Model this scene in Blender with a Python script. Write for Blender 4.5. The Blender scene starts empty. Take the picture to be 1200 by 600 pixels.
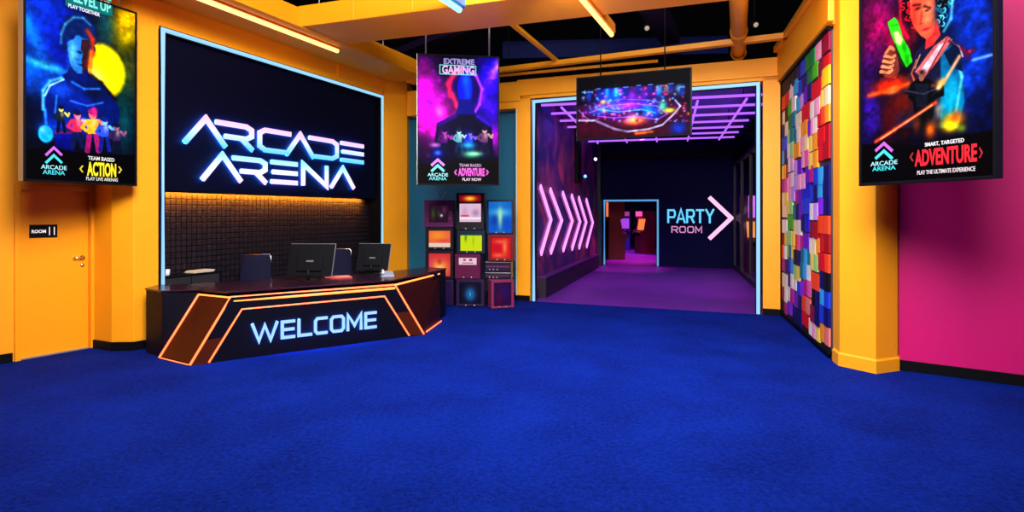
import bpy, bmesh, math, random
import numpy as np
from mathutils import Vector, Matrix
random.seed(7); NR = np.random.RandomState(11)
sc = bpy.context.scene
C = bpy.context.collection
# ------------------------------------------------------------------ camera
F, HY, CX, CH = 690.0, 250.0, 600.0, 1.75
cam_d = bpy.data.cameras.new('camera'); cam = bpy.data.objects.new('camera', cam_d); C.objects.link(cam)
cam.location = (0, 0, CH); cam.rotation_euler = (math.pi/2, 0, 0)
cam_d.sensor_width = 36; cam_d.lens = F/1200*36; cam_d.shift_y = -50/1200; cam_d.clip_end = 200
sc.camera = cam
# ------------------------------------------------------------------ world, exposure
w = bpy.data.worlds.new('world'); sc.world = w; w.use_nodes = True
w.node_tree.nodes['Background'].inputs[0].default_value = (0.30, 0.30, 0.45, 1)
w.node_tree.nodes['Background'].inputs[1].default_value = 0.003
sc.view_settings.view_transform = 'Standard'; sc.view_settings.look = 'None'
sc.view_settings.exposure = 0.0; sc.view_settings.gamma = 1.0; sc.view_settings.use_curve_mapping = False
# ------------------------------------------------------------------ lamps (ceiling floods, added beam fill, corridor wash)
def area(name, loc, aim, size, power, col, size_y=None, spread=2.2):
    d = bpy.data.lights.new(name, 'AREA'); d.energy = power; d.color = col; d.size = size
    if size_y: d.shape = 'RECTANGLE'; d.size_y = size_y
    o = bpy.data.objects.new(name, d); C.objects.link(o); o.location = loc
    o.rotation_euler = (Vector(aim)-Vector(loc)).to_track_quat('-Z', 'Y').to_euler(); d.spread = spread
    return o
def spot(name, loc, aim, power, col, ang=60, blend=.8, r=.08):
    d = bpy.data.lights.new(name, 'SPOT'); d.energy = power; d.color = col; d.spot_size = math.radians(ang); d.spot_blend = blend; d.shadow_soft_size = r
    o = bpy.data.objects.new(name, d); C.objects.link(o); o.location = loc
    o.rotation_euler = (Vector(aim)-Vector(loc)).to_track_quat('-Z', 'Y').to_euler()
    return o
area('ceiling_flood', (0.0, 1.0, 5.0), (0.3, 8, 1.2), 3.2, 530, (1, .96, .92), 1.6)
area('ceiling_flood', (-1.6, 3.2, 5.0), (-6, 7.5, 1.8), 1.4, 190, (1, .95, .88))
area('ceiling_flood', (2.0, 3.4, 5.0), (5.0, 8.2, 2.2), 1.6, 100, (1, .97, .93))
area('ceiling_flood', (1.2, 6.4, 5.3), (1.2, 8.6, 0), 2.4, 290, (.66, .80, 1))
spot('bay_spot', (0.2, 6.5, 5.2), (-2.3, 12.9, 3.0), 260, (1, .95, .85), 34)
spot('screen_stack_spot', (-1.0, 8.2, 4.4), (-.9, 11.5, 1.2), 70, (1, .9, .95), 42)
spot('added_beam_fill', (-1.0, 5.6, 3.0), (-1.2, 9.2, 4.7), 210, (1, .70, .40), 110, 1, .3)  # added lamp without a fixture, brightens the beam undersides
spot('added_beam_fill', (2.6, 5.2, 3.0), (3.2, 9.0, 4.8), 190, (1, .74, .45), 110, 1, .3)  # second added lamp without a fixture, for the beams on the right
spot('header_spot', (0.4, 6.8, 3.9), (2.5, 11.0, 4.6), 60, (1, .9, .8), 90)
# corridor behind the opening
spot('corridor_wash', (3.0, 13.4, 4.1), (3.0, 13.6, 0), 150, (.40, .08, 1), 120)
spot('corridor_wash', (4.6, 16.6, 4.1), (4.6, 16.8, 0), 150, (.36, .10, 1), 110)
spot('pink_floor_spot', (3.9, 17.6, 4.0), (3.6, 18.8, 0), 1100, (1, .03, .65), 48)
spot('pink_floor_spot', (5.4, 12.6, 4.0), (5.0, 13.6, 0), 240, (1, .05, .85), 60)
spot('pink_floor_spot', (2.4, 14.5, 4.0), (2.0, 15.5, 0), 150, (1, .05, .8), 55)
spot('mural_spot', (3.0, 14.2, 4.0), (1.5, 14.8, 2.6), 60, (1, .25, .55), 80)
spot('mural_spot', (2.3, 12.8, 4.0), (.8, 13.2, 3.2), 130, (.15, .15, 1), 80)
spot('ceiling_wash', (2.6, 14.5, 3.0), (2.8, 14.8, 4.2), 26, (.22, .10, 1), 150)
spot('ceiling_wash', (4.6, 13.2, 3.0), (4.5, 13.6, 4.2), 26, (.22, .10, 1), 150)
spot('far_room_wash', (4.9, 22.6, 3.0), (4.7, 22.8, 0), 900, (1, .03, .65), 100)
spot('far_room_wash', (5.6, 26.2, 3.0), (5.4, 26.4, 0), 600, (.7, .06, .9), 100)

# ------------------------------------------------------------------ helpers
def s2l(c): return tuple(((x/12.92) if x <= .04045 else ((x+.055)/1.055)**2.4) for x in c)
def rgb(r, g, b): return s2l((r/255, g/255, b/255))
MATS = {}
def mat(name, col=(.5,.5,.5), rough=.6, metal=0, em=None, es=1.0, bump=0, bscale=40, var=0, vscale=3, spec=.5, trans=0, alpha=1):
    if name in MATS: return MATS[name]
    m = bpy.data.materials.new(name); m.use_nodes = True; nt = m.node_tree; b = nt.nodes['Principled BSDF']
    b.inputs['Base Color'].default_value = (*col, 1); b.inputs['Roughness'].default_value = rough; b.inputs['Metallic'].default_value = metal
    b.inputs['Specular IOR Level'].default_value = spec
    if trans: b.inputs['Transmission Weight'].default_value = trans; b.inputs['IOR'].default_value = 1.02; b.inputs['Specular IOR Level'].default_value = .05
    if em: b.inputs['Emission Color'].default_value = (*em, 1); b.inputs['Emission Strength'].default_value = es
    tc = nt.nodes.new('ShaderNodeTexCoord')
    if bump:
        n = nt.nodes.new('ShaderNodeTexNoise'); n.inputs['Scale'].default_value = bscale; n.inputs['Detail'].default_value = 4
        bp = nt.nodes.new('ShaderNodeBump'); bp.inputs['Strength'].default_value = bump; bp.inputs['Distance'].default_value = .01
        nt.links.new(tc.outputs['Object'], n.inputs['Vector']); nt.links.new(n.outputs['Fac'], bp.inputs['Height']); nt.links.new(bp.outputs['Normal'], b.inputs['Normal'])
    if var:
        n = nt.nodes.new('ShaderNodeTexNoise'); n.inputs['Scale'].default_value = vscale; n.inputs['Detail'].default_value = 5
        mx = nt.nodes.new('ShaderNodeMixRGB'); mx.inputs[1].default_value = (*[c*(1-var) for c in col], 1); mx.inputs[2].default_value = (*[min(1, c*(1+var)) for c in col], 1)
        nt.links.new(tc.outputs['Object'], n.inputs['Vector']); nt.links.new(n.outputs['Fac'], mx.inputs[0]); nt.links.new(mx.outputs[0], b.inputs['Base Color'])
    MATS[name] = m; return m
def grad_mat(name, lo, mid, hi, es):
    """neon lettering whose gas colour runs from lo (bottom) to hi (top)"""
    m = bpy.data.materials.new(name); m.use_nodes = True; nt = m.node_tree; b = nt.nodes['Principled BSDF']
    tc = nt.nodes.new('ShaderNodeTexCoord'); sx = nt.nodes.new('ShaderNodeSeparateXYZ'); cr = nt.nodes.new('ShaderNodeValToRGB')
    cr.color_ramp.elements[0].position = .12; cr.color_ramp.elements[0].color = (*lo, 1)
    cr.color_ramp.elements[1].position = .9; cr.color_ramp.elements[1].color = (*hi, 1)
    e = cr.color_ramp.elements.new(.5); e.color = (*mid, 1)
    nt.links.new(tc.outputs['Generated'], sx.inputs[0]); nt.links.new(sx.outputs['Z'], cr.inputs[0])
    nt.links.new(cr.outputs[0], b.inputs['Emission Color']); b.inputs['Emission Strength'].default_value = es
    b.inputs['Base Color'].default_value = (.1, .1, .1, 1)
    MATS[name] = m; return m
class MB:
    def __init__(s): s.v = []; s.f = []; s.mi = []; s.m = []; s.sm = []
    def mat(s, m):
        if m not in s.m: s.m.append(m)
        return s.m.index(m)
    def add(s, vs, fs, m, smooth=False):
        o = len(s.v); s.v += [tuple(v) for v in vs]; k = s.mat(m)
        for f in fs: s.f.append([o+i for i in f]); s.mi.append(k); s.sm.append(smooth)
        return s
    def loft(s, a, b, m):
        n = len(a); fs = [list(range(n))[::-1], [n+i for i in range(n)]] + [[i, (i+1) % n, n+(i+1) % n, n+i] for i in range(n)]
        return s.add(list(a)+list(b), fs, m)
    def prism(s, poly, z0, z1, m): return s.loft([(x, y, z0) for x, y in poly], [(x, y, z1) for x, y in poly], m)
    def box(s, fr, s0, s1, d0, d1, z0, z1, m, bev=0):
        P = fr.P
        if not bev:
            return s.loft([P(s0,d0,z0),P(s1,d0,z0),P(s1,d1,z0),P(s0,d1,z0)], [P(s0,d0,z1),P(s1,d0,z1),P(s1,d1,z1),P(s0,d1,z1)], m)
        bm = bmesh.new()
        vs = [bm.verts.new(P(a, b, c)) for c in (z0, z1) for (a, b) in ((s0,d0),(s1,d0),(s1,d1),(s0,d1))]
        for f in ((0,1,2,3),(4,5,6,7),(0,1,5,4),(1,2,6,5),(2,3,7,6),(3,0,4,7)): bm.faces.new([vs[i] for i in f])
        bmesh.ops.bevel(bm, geom=bm.edges[:], offset=bev, segments=2, affect='EDGES', profile=.6)
        bm.verts.index_update()
        s.add([v.co[:] for v in bm.verts], [[v.index for v in f.verts] for f in bm.faces], m); bm.free(); return s
    def tube(s, path, r, m, seg=8, closed=False, r2=None):
        path = [Vector(p) for p in path]; n = len(path); rings = []
        for i, p in enumerate(path):
            if closed: a = path[i-1]; b = path[(i+1) % n]
            else: a = path[max(0, i-1)]; b = path[min(n-1, i+1)]
            t1 = (p-a).normalized() if (p-a).length > 1e-9 else (b-p).normalized(); t2 = (b-p).normalized() if (b-p).length > 1e-9 else t1
            t = (t1+t2); t = t.normalized() if t.length > 1e-6 else t1
            k = 1/max(.45, math.sqrt(max(0, (1+t1.dot(t2))/2)))
            up = Vector((0,0,1)) if abs(t.z) < .9 else Vector((1,0,0))
            nrm = (t2-t1)
            x = nrm.normalized() if nrm.length > 1e-4 else t.cross(up).normalized()
            y = t.cross(x).normalized()
            # keep the frames consistent: express the ring with a fixed reference, stretch along the bisector
            rr = r if r2 is None else r+(r2-r)*i/(n-1)
            rx = t.cross(up).normalized(); ry = t.cross(rx).normalized()
            ring = []
            for j in range(seg):
                a_ = 2*math.pi*j/seg; v = rx*math.cos(a_)*rr+ry*math.sin(a_)*rr
                if nrm.length > 1e-4: v = v + x*(v.dot(x))*(k-1)
                ring.append(p+v)
            rings.append(ring)
        vs = [v for R in rings for v in R]; fs = []
        for i in range(n if closed else n-1):
            for j in range(seg):
                fs.append([i*seg+j, i*seg+(j+1) % seg, ((i+1) % n)*seg+(j+1) % seg, ((i+1) % n)*seg+j])
        if not closed: fs += [list(range(seg))[::-1], [(n-1)*seg+j for j in range(seg)]]
        return s.add(vs, fs, m, True)
    def lathe(s, c, prof, m, seg=20, axis=None):
        c = Vector(c); z = Vector(axis).normalized() if axis else Vector((0,0,1)); x = z.orthogonal().normalized(); y = z.cross(x)
        vs = []; fs = []
        for (r, h) in prof:
            for j in range(seg): a = 2*math.pi*j/seg; vs.append(c+z*h+(x*math.cos(a)+y*math.sin(a))*r)
        for i in range(len(prof)-1):
            for j in range(seg): fs.append([i*seg+j, i*seg+(j+1) % seg, (i+1)*seg+(j+1) % seg, (i+1)*seg+j])
        fs += [list(range(seg))[::-1], [(len(prof)-1)*seg+j for j in range(seg)]]
        return s.add(vs, fs, m, True)
    def ribbon(s, fr, pts, w, d0, d1, m):
        """flat stroke of width w in a wall frame, mitred, extruded from d0 to d1; pts are (s, z)"""
        P = [Vector(p) for p in pts]; L = []; R = []
        for i, p in enumerate(P):
            t1 = (p-P[i-1]).normalized() if i else (P[1]-p).normalized(); t2 = (P[i+1]-p).normalized() if i < len(P)-1 else t1
            n1 = Vector((-t1.y, t1.x)); n2 = Vector((-t2.y, t2.x)); q = n1+n2; q = q.normalized() if q.length > 1e-6 else n1
            k = min(2.2, 1/max(.2, q.dot(n1))); L.append(p+q*w/2*k); R.append(p-q*w/2*k)
        for i in range(len(P)-1):
            q4 = [L[i], L[i+1], R[i+1], R[i]]
            s.loft([fr.P(q.x, d0, q.y) for q in q4], [fr.P(q.x, d1, q.y) for q in q4], m)
        return s
    def build(s, name, parent=None, loc=None, bevel=0):
        V = np.array(s.v)
        if parent is not None: org = wloc(parent)
        elif loc is not None: org = Vector(loc)
        else: org = Vector(((V[:,0].min()+V[:,0].max())/2, (V[:,1].min()+V[:,1].max())/2, V[:,2].min()))
        me = bpy.data.meshes.new(name); me.from_pydata([tuple(Vector(v)-org) for v in s.v], [], s.f)
        for m in s.m: me.materials.append(m)
        for p, k, q in zip(me.polygons, s.mi, s.sm): p.material_index = k; p.use_smooth = q
        bm = bmesh.new(); bm.from_mesh(me); bmesh.ops.recalc_face_normals(bm, faces=bm.faces[:]); bm.to_mesh(me); bm.free()
        me.update()
        o = bpy.data.objects.new(name, me); C.objects.link(o)
        if parent is not None: o.parent = parent
        else: o.location = org
        if bevel:
            b = o.modifiers.new('bevel', 'BEVEL'); b.width = bevel; b.segments = 2; b.limit_method = 'ANGLE'
        return o
def wloc(o):
    v = Vector(o.location); p = o.parent
    while p: v += Vector(p.location); p = p.parent
    return v
def tag(o, label=None, cat=None, group=None, kind=None):
    if label: o['label'] = label
    if cat: o['category'] = cat
    if group: o['group'] = group
    if kind: o['kind'] = kind
    return o
def thing(name, loc, label, cat, group=None):
    o = bpy.data.objects.new(name, None); C.objects.link(o); o.location = loc; o.empty_display_size = .1
    return tag(o, label, cat, group)
class Fr:
    """upright frame: s along the wall, d out of it into the room, z up"""
    def __init__(f, a, b=None, u=None):
        f.o = Vector((a[0], a[1])); f.u = (Vector((b[0], b[1]))-f.o).normalized() if b else Vector(u).normalized()
        f.L = (Vector((b[0], b[1]))-f.o).length if b else 0
        f.n = Vector((f.u.y, -f.u.x))
    def P(f, s, d, z): q = f.o+f.u*s+f.n*d; return Vector((q.x, q.y, z))
    def hit(f, px, py, d=0):
        o = f.o+f.n*d; r = Vector(((px-CX)/F, 1.0)); k = o.dot(f.n)/r.dot(f.n); q = r*k
        return ((q-o).dot(f.u), CH+(HY-py)/F*k)
def at(px, py, z):
    Y = (z-CH)*F/(HY-py); return Vector(((px-CX)/F*Y, Y, z))
def text2d(body, size=1.0, offset=0.0):
    cu = bpy.data.curves.new('t', 'FONT'); cu.body = body; cu.size = size; cu.offset = offset; cu.align_x = 'CENTER'; cu.align_y = 'CENTER'; cu.resolution_u = 3
    o = bpy.data.objects.new('t', cu); C.objects.link(o); dg = bpy.context.evaluated_depsgraph_get(); dg.update()
    me = bpy.data.meshes.new_from_object(o.evaluated_get(dg))
    vs = [(v.co.x, v.co.y) for v in me.vertices]; fs = [list(p.vertices) for p in me.polygons]
    bpy.data.objects.remove(o); bpy.data.curves.remove(cu); bpy.data.meshes.remove(me)
    return vs, fs
def put_text(mb, fr, body, s0, s1, z0, z1, d, m, offset=0.0, depth=.004):
    vs, fs = text2d(body, 1.0, offset); V = np.array(vs); lo = V.min(0); hi = V.max(0)
    def q(v): a = (np.array(v)-lo)/(hi-lo); return s0+(s1-s0)*a[0], z0+(z1-z0)*a[1]
    P = [q(v) for v in vs]; n = len(P)
    mb.add([fr.P(a, d+depth, b) for a, b in P], fs, m)
    # edge skirt gives the letters a real thickness
    cnt = {}
    for f in fs:
        for i in range(len(f)):
            e = (f[i], f[(i+1) % len(f)]); cnt[tuple(sorted(e))] = cnt.get(tuple(sorted(e)), 0)+1
    ed = [e for e, c in cnt.items() if c == 1]
    mb.add([fr.P(a, d, b) for a, b in P]+[fr.P(a, d+depth, b) for a, b in P], [[a, b, n+b, n+a] for a, b in ed], m)
def struct(name, mb, bevel=0):
    o = mb.build(name, bevel=bevel); o['kind'] = 'structure'; return o

# ------------------------------------------------------------------ materials
YEL = mat('yellow_wall_paint', (.93, .345, .004), .55, bump=.15, bscale=60, var=.04, spec=.35)
YELB = mat('yellow_beam_paint', (.93, .34, .004), .45, bump=.1, var=.05, spec=.4)
DOORM = mat('orange_door_paint', (.93, .33, .004), .4, bump=.05, spec=.4)
MAG = mat('magenta_wall_paint', (.56, .0, .14), .55, bump=.15, bscale=60, var=.04, spec=.3)
TEAL = mat('teal_wall_paint', (.004, .13, .23), .55, bump=.15, var=.05)
BLK = mat('black_skirting', (.002, .002, .003), .6, spec=.1)
DARK = mat('black_ceiling', (.0012, .0012, .002), .95, spec=.03, bump=.3, bscale=4)
NAVY = mat('navy_wall_paint', (.002, .003, .03), .7, bump=.1, var=.1, spec=.1)
BLKM = mat('black_metal', (.0025, .0025, .004), .6, spec=.1)
BLKP = mat('black_plastic', (.003, .003, .005), .5, spec=.12)
GREYM = mat('grey_metal', (.35, .35, .38), .35, .8)
CHROME = mat('brushed_steel', (.7, .7, .7), .25, 1)
CYAN = mat('cyan_neon', (.1,.1,.1), .4, em=(.27, .62, 1.0), es=1.15)
HALO = mat('added_blue_halo', (.01,.01,.05), .4, em=(.01, .16, 1.0), es=110)  # added hidden emitter that throws a blue halo around tubes and letters
ORNEON = mat('orange_led', (.1,.05,.02), .4, em=(1.0, .13, .035), es=3.6)
AMB = mat('amber_led', (.1,.05,.02), .4, em=(1.0, .20, .03), es=3.6)
WARM = mat('warm_tube_diffuser', (.3,.2,.1), .4, em=(1.0, .42, .10), es=4.0)
BLUET = mat('blue_tube_diffuser', (.1,.2,.3), .4, em=(.25, .65, 1.0), es=2.2)
WHT = mat('white_print', (.8,.8,.8), .5, em=(.8,.85,.9), es=.5)
PURP = mat('purple_led', (.1,.1,.1), .4, em=(.40, .10, 1.0), es=1.5)
PINKN = mat('pink_neon', (.1,.1,.1), .4, em=(.95, .27, .95), es=1.6)
# carpet
def carpet():
    m = bpy.data.materials.new('blue_carpet'); m.use_nodes = True; nt = m.node_tree; b = nt.nodes['Principled BSDF']
    tc = nt.nodes.new('ShaderNodeTexCoord')
    def noise(sc_, det, rg=.6):
        n = nt.nodes.new('ShaderNodeTexNoise'); n.inputs['Scale'].default_value = sc_; n.inputs['Detail'].default_value = det; n.inputs['Roughness'].default_value = rg
        nt.links.new(tc.outputs['Object'], n.inputs['Vector']); return n
    n1 = noise(1.1, 6); n2 = noise(26, 6, .75); n3 = noise(130, 2)
    a = nt.nodes.new('ShaderNodeMath'); a.operation = 'MULTIPLY_ADD'; a.inputs[1].default_value = .35; nt.links.new(n1.outputs['Fac'], a.inputs[0])
    c = nt.nodes.new('ShaderNodeMath'); c.operation = 'MULTIPLY'; c.inputs[1].default_value = .65; nt.links.new(n2.outputs['Fac'], c.inputs[0]); nt.links.new(c.outputs[0], a.inputs[2])
    cr = nt.nodes.new('ShaderNodeValToRGB'); cr.color_ramp.elements[0].position = .36; cr.color_ramp.elements[1].position = .66
    cr.color_ramp.elements[0].color = (.0003, .004, .075, 1); cr.color_ramp.elements[1].color = (.0018, .019, .27, 1)
    nt.links.new(a.outputs[0], cr.inputs[0])
    # scattered pale flecks in the pile
    fl = nt.nodes.new('ShaderNodeValToRGB'); fl.color_ramp.elements[0].position = .66; fl.color_ramp.elements[1].position = .76; nt.links.new(n3.outputs['Fac'], fl.inputs[0])
    mx = nt.nodes.new('ShaderNodeMixRGB'); mx.inputs[2].default_value = (.02, .07, .45, 1); nt.links.new(fl.outputs[0], mx.inputs[0]); nt.links.new(cr.outputs[0], mx.inputs[1])
    nt.links.new(mx.outputs[0], b.inputs['Base Color']); b.inputs['Roughness'].default_value = 1; b.inputs['Specular IOR Level'].default_value = .05
    bp = nt.nodes.new('ShaderNodeBump'); bp.inputs['Strength'].default_value = .7; bp.inputs['Distance'].default_value = .02
    nt.links.new(a.outputs[0], bp.inputs['Height']); nt.links.new(bp.outputs['Normal'], b.inputs['Normal'])
    return m
CARPET = carpet()
CORF = mat('corridor_carpet', (.13, .012, .26), .5, bump=.4, bscale=30, var=.35, vscale=1.6)
def tile_mat():
    m = bpy.data.materials.new('black_grid_tile'); m.use_nodes = True; nt = m.node_tree; b = nt.nodes['Principled BSDF']
    tc = nt.nodes.new('ShaderNodeTexCoord'); br = nt.nodes.new('ShaderNodeTexBrick'); mp = nt.nodes.new('ShaderNodeMapping')
    # object x runs along the wall (the object is rotated to it), z up
    mp.inputs['Rotation'].default_value = (math.pi/2, 0, 0)
    nt.links.new(tc.outputs['Object'], mp.inputs['Vector']); nt.links.new(mp.outputs[0], br.inputs['Vector'])
    br.offset = 0; br.inputs['Scale'].default_value = 1; br.inputs['Brick Width'].default_value = .085; br.inputs['Row Height'].default_value = .085; br.inputs['Mortar Size'].default_value = .010; br.inputs['Mortar Smooth'].default_value = .4
    br.inputs['Color1'].default_value = (.008, .007, .013, 1); br.inputs['Color2'].default_value = (.013, .010, .018, 1); br.inputs['Mortar'].default_value = (.001, .001, .002, 1)
    nt.links.new(br.outputs['Color'], b.inputs['Base Color']); b.inputs['Roughness'].default_value = .45; b.inputs['Specular IOR Level'].default_value = .2
    bp = nt.nodes.new('ShaderNodeBump'); bp.inputs['Strength'].default_value = .8; bp.inputs['Distance'].default_value = .012; bp.invert = True
    nt.links.new(br.outputs['Fac'], bp.inputs['Height']); nt.links.new(bp.outputs['Normal'], b.inputs['Normal'])
    return m
TILE = tile_mat()

# ------------------------------------------------------------------ plan of the room
WL = Fr((-7.984+.4246*7.0, 7.0), u=(.4246, 1))                       # left wall plane
def wl_s(Y): return (Y-7.0)*math.hypot(.4246, 1)
DW = Fr((-5.87, 6.96), (-5.44, 7.70))                                 # wall with the door
BK = Fr((-2.28, 12.77), (4.63, 10.05))                                # back wall line
RW = Fr((4.63, 10.02), (3.84, 7.05))                                  # mosaic wall
MG = Fr((4.33, 6.59), (9.0, 3.13))                                    # magenta wall
# floor
fl = MB(); fl.prism([(-12,-3.2),(9.4,-3.2),(9.4,8.2),(4.75,10.1),(4.31,10.17),(.36,11.73),(.30,12.5),(-2.6,13.6),(-5.2,13.2),(-12,6)], -.12, 0, CARPET); struct('floor', fl)
fc = MB(); fc.prism([(.36,11.73),(4.31,10.17),(4.75,10.1),(12,8.5),(18,45),(0,45),(-.5,12.8),(.30,12.5)], -.12, 0, CORF); struct('floor_corridor', fc)
# ceiling
ce = MB(); ce.prism([(-12,-3.2),(9.4,-3.2),(9.4,8.6),(4.7,10.3),(-2.2,13.2),(-5.2,13.6),(-12,7)], 5.75, 5.85, DARK); struct('ceiling', ce)
def wall(name, fr, s0, s1, z0, z1, m, th=.14, d=0):
    mb = MB(); mb.box(fr, s0, s1, d-th, d, z0, z1, m); return struct(name, mb)
ZT = 4.75
# left wall with the door (opening for the leaf)
DWm = MB(); DWm.box(DW, -10.4, .03, -.14, 0, 0, 5.75, YEL); DWm.box(DW, .80, .86, -.14, 0, 0, 5.75, YEL); DWm.box(DW, .03, .80, -.14, 0, 2.045, 5.75, YEL); struct('wall_door_side', DWm)
# pilaster between the door and the desk bay
pil = MB(); pil.prism([(-5.44,7.66),(-5.10,7.50),(-4.83,7.52),(-4.672,7.795),(-4.95,8.1),(-5.4,8.1)], 0, ZT, YEL); struct('pilaster', pil, .008)
# bay: header, recess back, reveals
S0, S1 = wl_s(7.80), wl_s(12.36)
bh = MB(); bh.box(WL, S0-.05, S1+.05, -.45, 0, 4.235, ZT, YEL); bh.box(WL, wl_s(11.05), S1+.05, -.1, .05, 4.33, ZT, YEL); struct('wall_left_header', bh)
def tiled(name, s0, s1, d0, d1, z0, z1):
    L = Fr((0, 0), u=(1, 0)); mb = MB(); mb.box(L, s0, s1, -d1, -d0, z0, z1, TILE)
    # author straight, then rotate onto the wall so that the grid texture follows it
    o = mb.build(name, loc=(0, 0, 0)); o.rotation_euler = (0, 0, math.atan2(WL.u.y, WL.u.x)); o.location = (WL.o.x, WL.o.y, 0); return o
# L frame: box(...,d) uses n=(0,-1): y = -d ; a positive wall offset d is -y in the rotated frame
def tiled2(name, s0, s1, d0, d1, z0, z1):
    mb = MB(); vs = []
    a = [(s0,-d0,z0),(s1,-d0,z0),(s1,-d1,z0),(s0,-d1,z0)]; b = [(x,y,z1) for x,y,_ in a]
    mb.loft(a, b, TILE); o = mb.build(name, loc=(0,0,0)); o.rotation_euler = (0,0,math.atan2(WL.u.y, WL.u.x)); o.location = (WL.o.x, WL.o.y, 0); return o
wb = tiled2('wall_left', S0-.05, S1+.05, -.45, -.33, 0, 4.235); wb['kind'] = 'structure'
rv = MB(); rv.box(WL, S0-.03, S0+.005, -.45, -.005, 0, 4.24, BLK); rv.box(WL, S1, S1+.10, -.45, 0, 0, 4.24, BLK); rv.box(WL, S0, S1, -.33, 0, 4.18, 4.24, BLK); struct('trim_1', rv)
# column at the right end of the bay
c2 = MB(); p0 = WL.P(S1+.06, 0, 0); c2.prism([(p0.x, p0.y), (-2.29, 12.86), (-2.29, 13.5), (-3.2, 13.5)], 0, 4.62, YEL); struct('column_1', c2, .008)
# teal alcove wall
TW = Fr((-2.5, 13.22), (.14, 12.19)); wall('wall_teal', TW, 0, TW.L, 0, 4.4, TEAL)
# back wall: column left of the opening, header, column right of it
def bks(px): return BK.hit(px, 200)[0]
SA, SB, SC = bks(606), bks(621), bks(894)
bw = MB(); bw.box(BK, SA, SB, -.40, 0, 0, 4.1, YEL); bw.box(BK, SC, BK.L, -.30, 0, 0, 4.1, YEL)
bw.box(BK, 0, SA, -.30, 0, 3.86, 4.40, YEL); bw.box(BK, SA-.001, BK.L, -.30, 0, 4.035, 4.43, YEL); bw.box(BK, .4, BK.L-.05, 0, .05, 4.10, 4.15, YEL)
bw.box(BK, bks(585)-.3, bks(610), 0, .06, 4.0, 4.12, YEL)
struct('wall_back', bw, .006)
et = MB(); et.box(BK, SA-.035, SA-.005, -.12, -.02, 0.1, 3.86, mat('pale_corner_metal', (.75,.8,.75), .3, .3)); struct('trim_2', et)
# mosaic wall
rw = MB(); rw.box(RW, -.05, RW.L+.1, -.2, 0, 0, 4.0, YEL); rw.box(RW, -.05, RW.L+.1, -.2, .03, 3.99, 4.62, YEL); struct('wall_right', rw)
# pillar with plinth
PL = [(3.80,6.99),(3.745,6.76),(3.965,6.41),(4.305,6.54),(4.6,6.9),(4.3,7.35)]
cen = Vector((4.1, 6.88))
def inset(poly, k): return [tuple(Vector(p)+(cen-Vector(p)).normalized()*k) for p in poly]
pp = MB(); pp.prism(inset(PL, .022), 0, 5.2, YEL); struct('pillar', pp, .01)
pb = MB(); pb.prism(PL, 0, .135, YEL); pb.loft([(x,y,.135) for x,y in PL], [(x,y,.155) for x,y in inset(PL,.02)], YEL); struct('pillar_plinth', pb)
wall('wall_magenta', MG, 0, MG.L, 0, 5.75, MAG)
# the rest of the room behind the camera
wall('wall_east', Fr((9.0,3.13),(9.0,-3)), 0, 6.13, 0, 5.75, YEL); wall('wall_front', Fr((9.0,-3),(-11,-3)), 0, 20, 0, 5.75, YEL)
# skirting
def base(name, fr, s0, s1, h=.11, d=.018, off=0):
    mb = MB(); mb.box(fr, s0, s1, off, off+d, 0, h, BLK); return struct(name, mb, .004)
base('baseboard_door_side', DW, -10.4, -.03)
bp_ = MB(); q = [(-5.44,7.66),(-5.10,7.50),(-4.83,7.52),(-4.69,7.77)]
for a, b in zip(q[:-1], q[1:]):
    f_ = Fr(a, b); bp_.box(f_, -.012, f_.L+.012, 0, .018, 0, .11, BLK)
struct('baseboard_pilaster', bp_)
base('baseboard_teal', TW, .05, TW.L-.05); base('baseboard_back', BK, SC, BK.L-.01); base('baseboard_column', BK, SA, SB)
base('baseboard_right', RW, 0, RW.L-.05, .09); base('baseboard_magenta', MG, .0, MG.L-.1, .115)

# ------------------------------------------------------------------ door
dl = MB(); dl.box(DW, .045, .785, -.10, -.055, .012, 2.03, DOORM); door = dl.build('door_1', loc=DW.P(.415, -.08, 0)); door['kind'] = 'structure'
df = MB()
for a, b, z0, z1 in ((-.015,.045,0,2.09),(.785,.845,0,2.09),(.045,.785,2.03,2.09)): df.box(DW, a, b, -.13, .03, z0, z1, DOORM)
df.build('door_frame', parent=door, bevel=.004)
for z in (1.86, 1.25, .28):
    h = MB(); h.tube([DW.P(.052,-.05,z-.05), DW.P(.052,-.05,z+.05)], .012, mat('dark_bronze', (.05,.03,.02), .4, .8)); h.build('hinge', parent=door)
hd = MB(); hd.lathe(DW.P(.72,-.055,1.18), [(.028,0),(.028,.012),(.012,.014),(.010,.05),(.012,.055)], CHROME, axis=(DW.n.x,DW.n.y,0)); hd.tube([DW.P(.72,-.003,1.18), DW.P(.60,-.003,1.185)], .010, CHROME)
hd.lathe(DW.P(.72,-.055,1.08), [(.022,0),(.022,.012),(.008,.013),(.006,.014)], CHROME, axis=(DW.n.x,DW.n.y,0)); hd.build('door_handle', parent=door)
a = DW.hit(34, 279, -.055); b = DW.hit(67, 263, -.055)
sg = thing('room_sign', DW.P((a[0]+b[0])/2, -.05, a[1]), 'small black plate reading ROOM 11 on the orange door', 'sign')
m_ = MB(); m_.box(DW, a[0], b[0], -.055, -.047, a[1], b[1], BLKP, .003); m_.build('plate', parent=sg)
m_ = MB(); w_ = b[0]-a[0]; h_ = b[1]-a[1]
put_text(m_, DW, 'ROOM', a[0]+w_*.08, a[0]+w_*.58, a[1]+h_*.36, a[1]+h_*.62, -.047, WHT, .03, .002); put_text(m_, DW, '11', a[0]+w_*.69, a[0]+w_*.90, a[1]+h_*.18, a[1]+h_*.82, -.047, WHT, .0, .002)
m_.build('lettering', parent=sg)
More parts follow.
